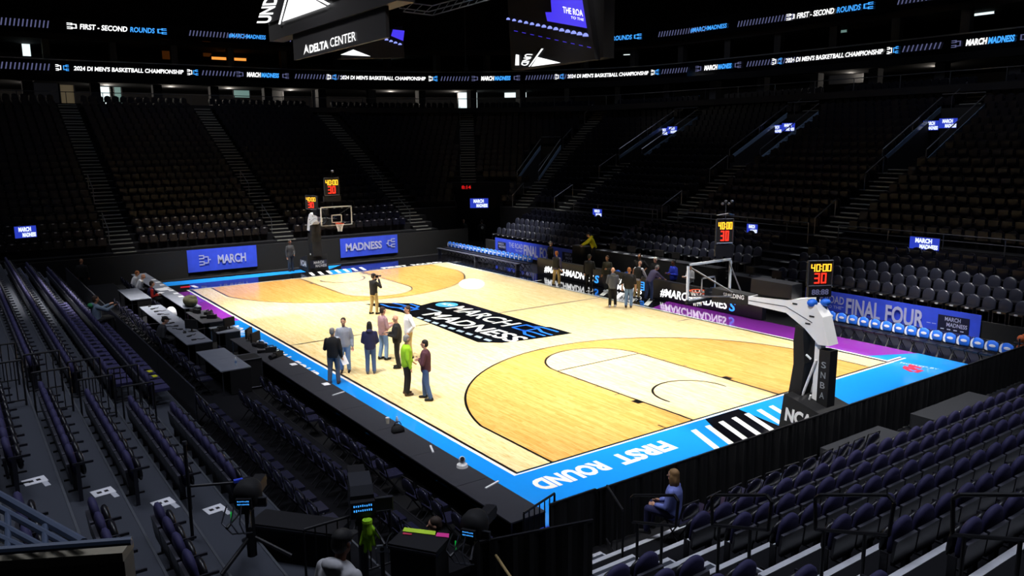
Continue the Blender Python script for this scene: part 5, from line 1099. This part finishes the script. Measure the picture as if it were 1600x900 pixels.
sitter(-4.42, 14.4, .3, D(-95), 'man in dark jacket and black cap working at the second press table', top='charcoal', bottom='black', hair='black', cap='black', arms=('lap', 'lap'), lean=.3)
P_, hh, _ = sitter(-6.0, 16.1, .92, D(-80), 'man in grey blue hooded top stretching his arms over the mesh fence', top='bluegrey', bottom='black', hair='brown', skin='tan', arms=('out', 'out'), hood=1)
MB().ell((0, -.16, 1.02), .14, .09, .09, 12, 6).build('green_hood_lining', mat('cloth green', CL['green'], .85), P_, smooth=True)
person((-4.6, 30.6, .0), D(-30), 'security man in black near the far left stairs', 1.8, 'black', 'black', bald=True, skin='tan', arms=('down', 'down'))
sitter(.1, -4.62, .32, D(25), 'woman with long brown hair in lavender denim jacket seated at the fence', h=1.68, top='lav', bottom='navy', hair='blonde', longhair=True, arms=('lap', 'lap'))
person((-4.25, -3.85, -.05), D(60), 'balding camera assistant whose head shows above the gear desk', 1.76, 'black', 'black', 'brown', arms=('front', 'front'))
person((-7.36, -7.55, 2.24), D(-65), 'camera operator in black cap and pale hooded top at bottom edge', 1.7, 'hoodwhite', 'black', 'black', 'dark', arms=('front', 'front'), hood=1, cap='black', lean=.15)
tw = MB().ell((0, 0, .0), .2, .3, .28, 12, 8).build('towel', M_PAPER, None, (-2.95, 19.3, .75), smooth=True); tag(tw, 'white towel slumped over a courtside chair', 'towel')
finish_surfaces()
# ------------------------------------------------------------------ foreground broadcast position and corner details
def at(px_, py_, z): d = fw+r2*((px_-800)/FPX)-u2*((py_-450)/FPX); return CAMP+d*((z-CAMP.z)/d.z)
M_GEAR = mat('gear black', '121217', .5); M_GEARG = mat('gear grey', '24262e', .5)
def broadcast_camera(p, rz, label, s=1.0, stand=1.6):
    c = thing('broadcast_camera', label, 'camera', (p.x, p.y, p.z-stand), rz); z = stand
    MB().box(-.17*s, .17*s, -.1*s, .5*s, z-.05*s, z+.3*s).build('body', M_GEAR, c); MB().prism([(-.1*s, z+.3*s), (.5*s, z+.3*s), (.48*s, z+.42*s), (-.02*s, z+.42*s)], -.16*s, .16*s, 'x').build('hood', M_GEARG, c)
    MB().box(-.13*s, .13*s, .5*s, 1.15*s, z-.02*s, z+.26*s).build('box_lens', M_GEAR, c); MB().tube((0, 1.15*s, z+.12*s), (0, 1.22*s, z+.12*s), .12*s, n=16).build('lens_glass', M_SHELL, c)
    vf = MB().box(-.17*s, .17*s, -.2*s, -.1*s, z+.02*s, z+.24*s).build('viewfinder', M_GEAR, c); q = MB()
    random.seed(3)
    for i in range(9):
        for j in range(2): q.box((-.13+.03*i)*s, (-.115+.03*i)*s, -.206*s, -.2*s, z+(.17-.07*j+.01*random.random())*s, z+(.195-.07*j+.01*random.random())*s)
    q.build('viewfinder_picture', M_LEDB, vf); MB().box(.19*s, .45*s, .0, .06*s, z-.02*s, z+.18*s).build('side_monitor', M_GEARG, c); MB().path([(.2*s, 0, z-.02*s), (.44*s, 0, z-.02*s), (.44*s, 0, z+.18*s), (.2*s, 0, z+.18*s)], .01, 5).build('monitor_frame', M_CHROME, c)
    MB().box(-.1*s, .1*s, -.1*s, .3*s, z-.16*s, z-.05*s).build('pan_head', M_DARK, c); MB().tube((0, .1, .05), (0, .1, z-.16*s), .07).build('pedestal', M_DARK, c)
    for i in range(3): a = 2*PI*i/3; MB().tube((0, .1, .35), (.55*math.cos(a), .1+.55*math.sin(a), .03), .03).build('leg', M_DARK, c)
    for sx in (-1, 1): MB().path([(sx*.1*s, -.1*s, z-.1*s), (sx*.22*s, -.5*s, z-.2*s)], .016).tube((sx*.22*s, -.5*s, z-.2*s), (sx*.25*s, -.62*s, z-.23*s), .022).build('pan_handle', M_DARK, c)
    return c
c1 = broadcast_camera(at(566, 800, 2.05), -.35, 'large broadcast camera with lit viewfinder in the foreground corner', 1.0, 1.45)
pf = MB().box(-6.6, -4.75, -6.2, -3.3, -.05, .55).box(-4.75, -4.02, -6.2, -4.2, -.05, .55).build('camera_riser', M_BLK); tag(pf, 'black riser under the foreground broadcast cameras', 'riser')
def desk(label, pa, pb, depth, z, zf=.0):
    d = pb-pa; L = math.hypot(d.x, d.y); t = thing('gear_desk', label, 'desk', (pa.x, pa.y, zf), math.atan2(d.y, d.x))
    MB().box(0, L, -depth, 0, z-zf-.08, z-zf).build('desk_top', M_GEAR, t); MB().box(.02, L-.02, -depth+.02, -.02, 0, z-zf-.08).build('desk_body', M_BLK, t); MB().box(0, L, -depth-.01, -depth, z-zf-.06, z-zf-.03).build('edge_strip', M_GEARG, t)
    return t
desk('black equipment desk left of the broadcast camera', at(415, 795, 1.5), at(548, 812, 1.5), .5, 1.5, .55); dk = desk('black equipment desk carrying lime and pink tape strips', at(630, 826, 1.85), at(703, 839, 1.85), .45, 1.85, .55)
def strip_on(name, m, p0, p1, p2, p3, z, lab, cat):
    pts = [at(*p, z) for p in (p0, p1, p2, p3)]; q = MB(); q.add([(v.x, v.y, z+.002) for v in pts]+[(v.x, v.y, z+.012) for v in pts], [(3, 2, 1, 0), (4, 5, 6, 7), (0, 1, 5, 4), (1, 2, 6, 5), (2, 3, 7, 6), (3, 0, 4, 7)]); tag(q.build(name, m), lab, cat)
M_LIMEE = mat('lime tape', 'c8f03c', .6); strip_on('lime_strip', M_LIMEE, (632, 825), (681, 831), (680, 837), (629, 831), 1.85, 'lime yellow tape strip on the foreground desk', 'tape'); strip_on('pink_strip', M_PINK, (683, 833), (702, 835), (701, 841), (681, 839), 1.85, 'hot pink tape strip beside the lime strip', 'tape'); strip_on('red_strip', mat('tape red', 'd83a5c', .6), (630, 833), (644, 835), (643, 837), (629, 835.5), 1.85, 'small red printed strip below the lime strip', 'tape')
# lime glove hanging over the pan handle
p = at(574, 822, 1.95); gl = thing('glove', 'lime green glove draped below the broadcast camera', 'glove', p, -.5)
q = MB(); q.tube((0, 0, .05), (0, 0, -.1), .07, .075, 12, True)
for i, (dx, L) in enumerate(((-.07, .14), (-.025, .26), (.03, .24), (.075, .16))): q.tube((dx*.8, 0, -.08), (dx*1.3-.01, -.02, -.12-L), .03, .024, 10, True)
q.tube((.06, 0, -.02), (.17, -.02, -.17), .03, .026, 10, True); g_ = q.build('glove_shell', M_LIME, gl); SURF.clear(); SURF.append(g_)
a = g_.modifiers.new('r', 'REMESH'); a.mode = 'VOXEL'; a.voxel_size = .012; finish_surfaces()
MB().tube((0, 0, .06), (0, 0, .1), .075, .07, 12).build('cuff', M_LIME, gl)
bk = at(597, 862, 1.7); bo = thing('clamp_bracket', 'silver clamp bracket below the lime glove', 'bracket', bk, -.4); MB().box(-.07, .07, -.02, .02, 0, .1).build('plate', M_STEEL, bo); MB().box(-.09, -.07, -.02, .02, -.16, .06).box(.07, .09, -.02, .02, -.16, .06).build('jaw', M_STEEL, bo); MB().tube((0, -.03, .05), (0, .03, .05), .03, n=10).build('knob', M_BLK, bo); MB().path([(.06, 0, .1), (.1, .02, .2), (.14, .02, .25)], .008).build('lever', M_STEEL, bo); MB().tube((0, 0, -bk.z+.02), (0, 0, 0), .03).build('post', M_DARK, bo)
# two smaller camera positions with rain covers and cable loops
for p, rz, lab, sc_l, std in ((at(737, 838, 1.85), -1.0, 'black covered broadcast camera right of the tape strips', .62, 1.3), (at(385, 790, 2.35), -.6, 'black broadcast camera with cables in front of the left stand', .62, .85)):
    c = broadcast_camera(p, rz, lab, sc_l, std); z = std
    pillow(.36, .36, .34, Mx((0, .1, z-.02))).build('rain_cover', M_BLK, c, smooth=True); q = MB()
    for k in range(3): q.path([(-.2+.1*k, -.2, z+.1), (-.24+.12*k, -.32, z-.1), (-.1+.08*k, -.34, z-.25), (.02+.05*k, -.2, z-.3)], .01, 5)
    q.build('cable_loop', M_CHROME, c); MB().box(-.14, -.125, -.25, -.24, z-.1, z+.03).build('status_light', M_LEDG, c)
pl2 = at(775, 868, 1.5); tag(MB().tube(pl2, at(800, 905, 1.75), .02).build('wooden_pole', mat('pale wood', 'a08a5c', .6)), 'pale wooden pole leaning at the bottom edge', 'pole')
mp = thing('microphone_pole', 'black upright boom pole left of the camera rig', 'pole', (at(292, 735, 2.6)).xy.to_3d()); zt = 3.0; MB().tube((0, 0, 1.2), (0, 0, zt), .025).build('pole', M_DARK, mp); MB().tube((0, 0, zt), (0, 0, zt+.05), .035).build('tip', M_CHROME, mp); MB().tube((0, 0, 2.35), (.8, -.5, 2.4), .02).build('boom', M_DARK, mp); MB().box(.55, .68, -.42, -.36, 2.4, 2.44).build('tag_light', M_BANNER, mp)
# concrete parapet and blue-grey stair rail at the lower left corner
cp = thing('parapet_wall', 'grey concrete parapet at the lower left corner', 'wall', (0, 0, 0), kind='structure')
A_, B_ = at(-40, 862, 4.5), at(207, 846, 4.5); d = (B_-A_); n = Vector((-d.y, d.x, 0)).normalized()*-1
def slab(a, b, off0, off1, z0, z1): return MB().add([a+n*off0, b+n*off0, b+n*off1, a+n*off1][:0]+[Vector((v.x, v.y, zz)) for zz in (z0, z1) for v in (a+n*off0, b+n*off0, b+n*off1, a+n*off1)], [(3, 2, 1, 0), (4, 5, 6, 7), (0, 1, 5, 4), (1, 2, 6, 5), (2, 3, 7, 6), (3, 0, 4, 7)])
M_CC = mat('parapet concrete', '6b665c', .85, bump=.3); slab(A_, B_, 0, .18, 3.2, 4.45).build('wall_face', M_CC, cp); slab(A_, B_, -.02, .2, 4.45, 4.52).build('coping', mat('parapet coping', '8c8573', .8), cp)
rl = thing('stair_rail', 'blue grey tubular stair rail above the concrete parapet', 'handrail', (0, 0, 0)); M_BR = mat('rail blue grey', '49566e', .4)
MB().tube(at(-20, 862, 4.66), at(206, 845, 4.66), .03).build('top_tube', M_BR, rl)
for i, (y0, y1, x1) in enumerate(((772, 848, 130), (792, 852, 105), (817, 856, 68), (838, 858, 40))): MB().tube(at(-5, y0, 4.6), at(x1, y1, 4.6), .034 if i == 0 else .026).build('sloping_tube', M_BR, rl)
for x in (12, 70): MB().tube(at(x, 800 if x < 50 else 822, 4.6), at(x, 858, 4.6), .022).build('upright', M_BR, rl)
for j, (x, y, z) in enumerate(((-9.25, .35, 2.1), (-8.36, .0, 1.8), (-7.54, -.3, 1.5), (-6.76, -.4, 1.2))):
    o = thing('floor_sign', f"white printed row sign on the deck of the {ORD[6-j]} row, left stand", 'sign', (x, y, z), .15, 'white row signs on the left decks'); MB().box(-.02, .3, -.2, .08, .001, .008).build('plate', M_PAPER, o); MB().box(.2, .28, -.42, -.2, .001, .008).build('tail', M_NOSE, o); MB().box(.05, .12, -.1, -.02, .008, .01).box(.16, .22, -.1, -.02, .008, .01).build('print', M_DARK, o)
for j in range(2): tag(MB().box(-.06, .06, -.1, .1, 0, .012).build('yellow_tag', mat('yellow card', 'd8d820', .6), None, (-5.82, 8.6-.55*j, 1.375), .1), f"yellow seat card on the left stand front row, {['far', 'near'][j]} one", 'card')

op = thing('operator_platform', 'black platform under the capped camera operator at bottom edge', 'platform', (-7.4, -7.6, 1.5)); MB().box(-.8, .7, -.65, .6, .64, .73).build('deck', M_BLK, op)
for a in (-.7, .6):
    for b in (-.55, .5): MB().tube((a, b, .02), (a, b, .64), .03).build('leg', M_DARK, op)

sb_ = thing('step_block', 'black step block under the man in yellow', 'step', (19.0, 19.1, -.05)); MB().box(-.27, .27, -.34, .36, 0, .72).build('body', M_BLK, sb_); MB().box(-.28, .28, -.35, .37, .72, .74).build('tread', M_DECK, sb_)
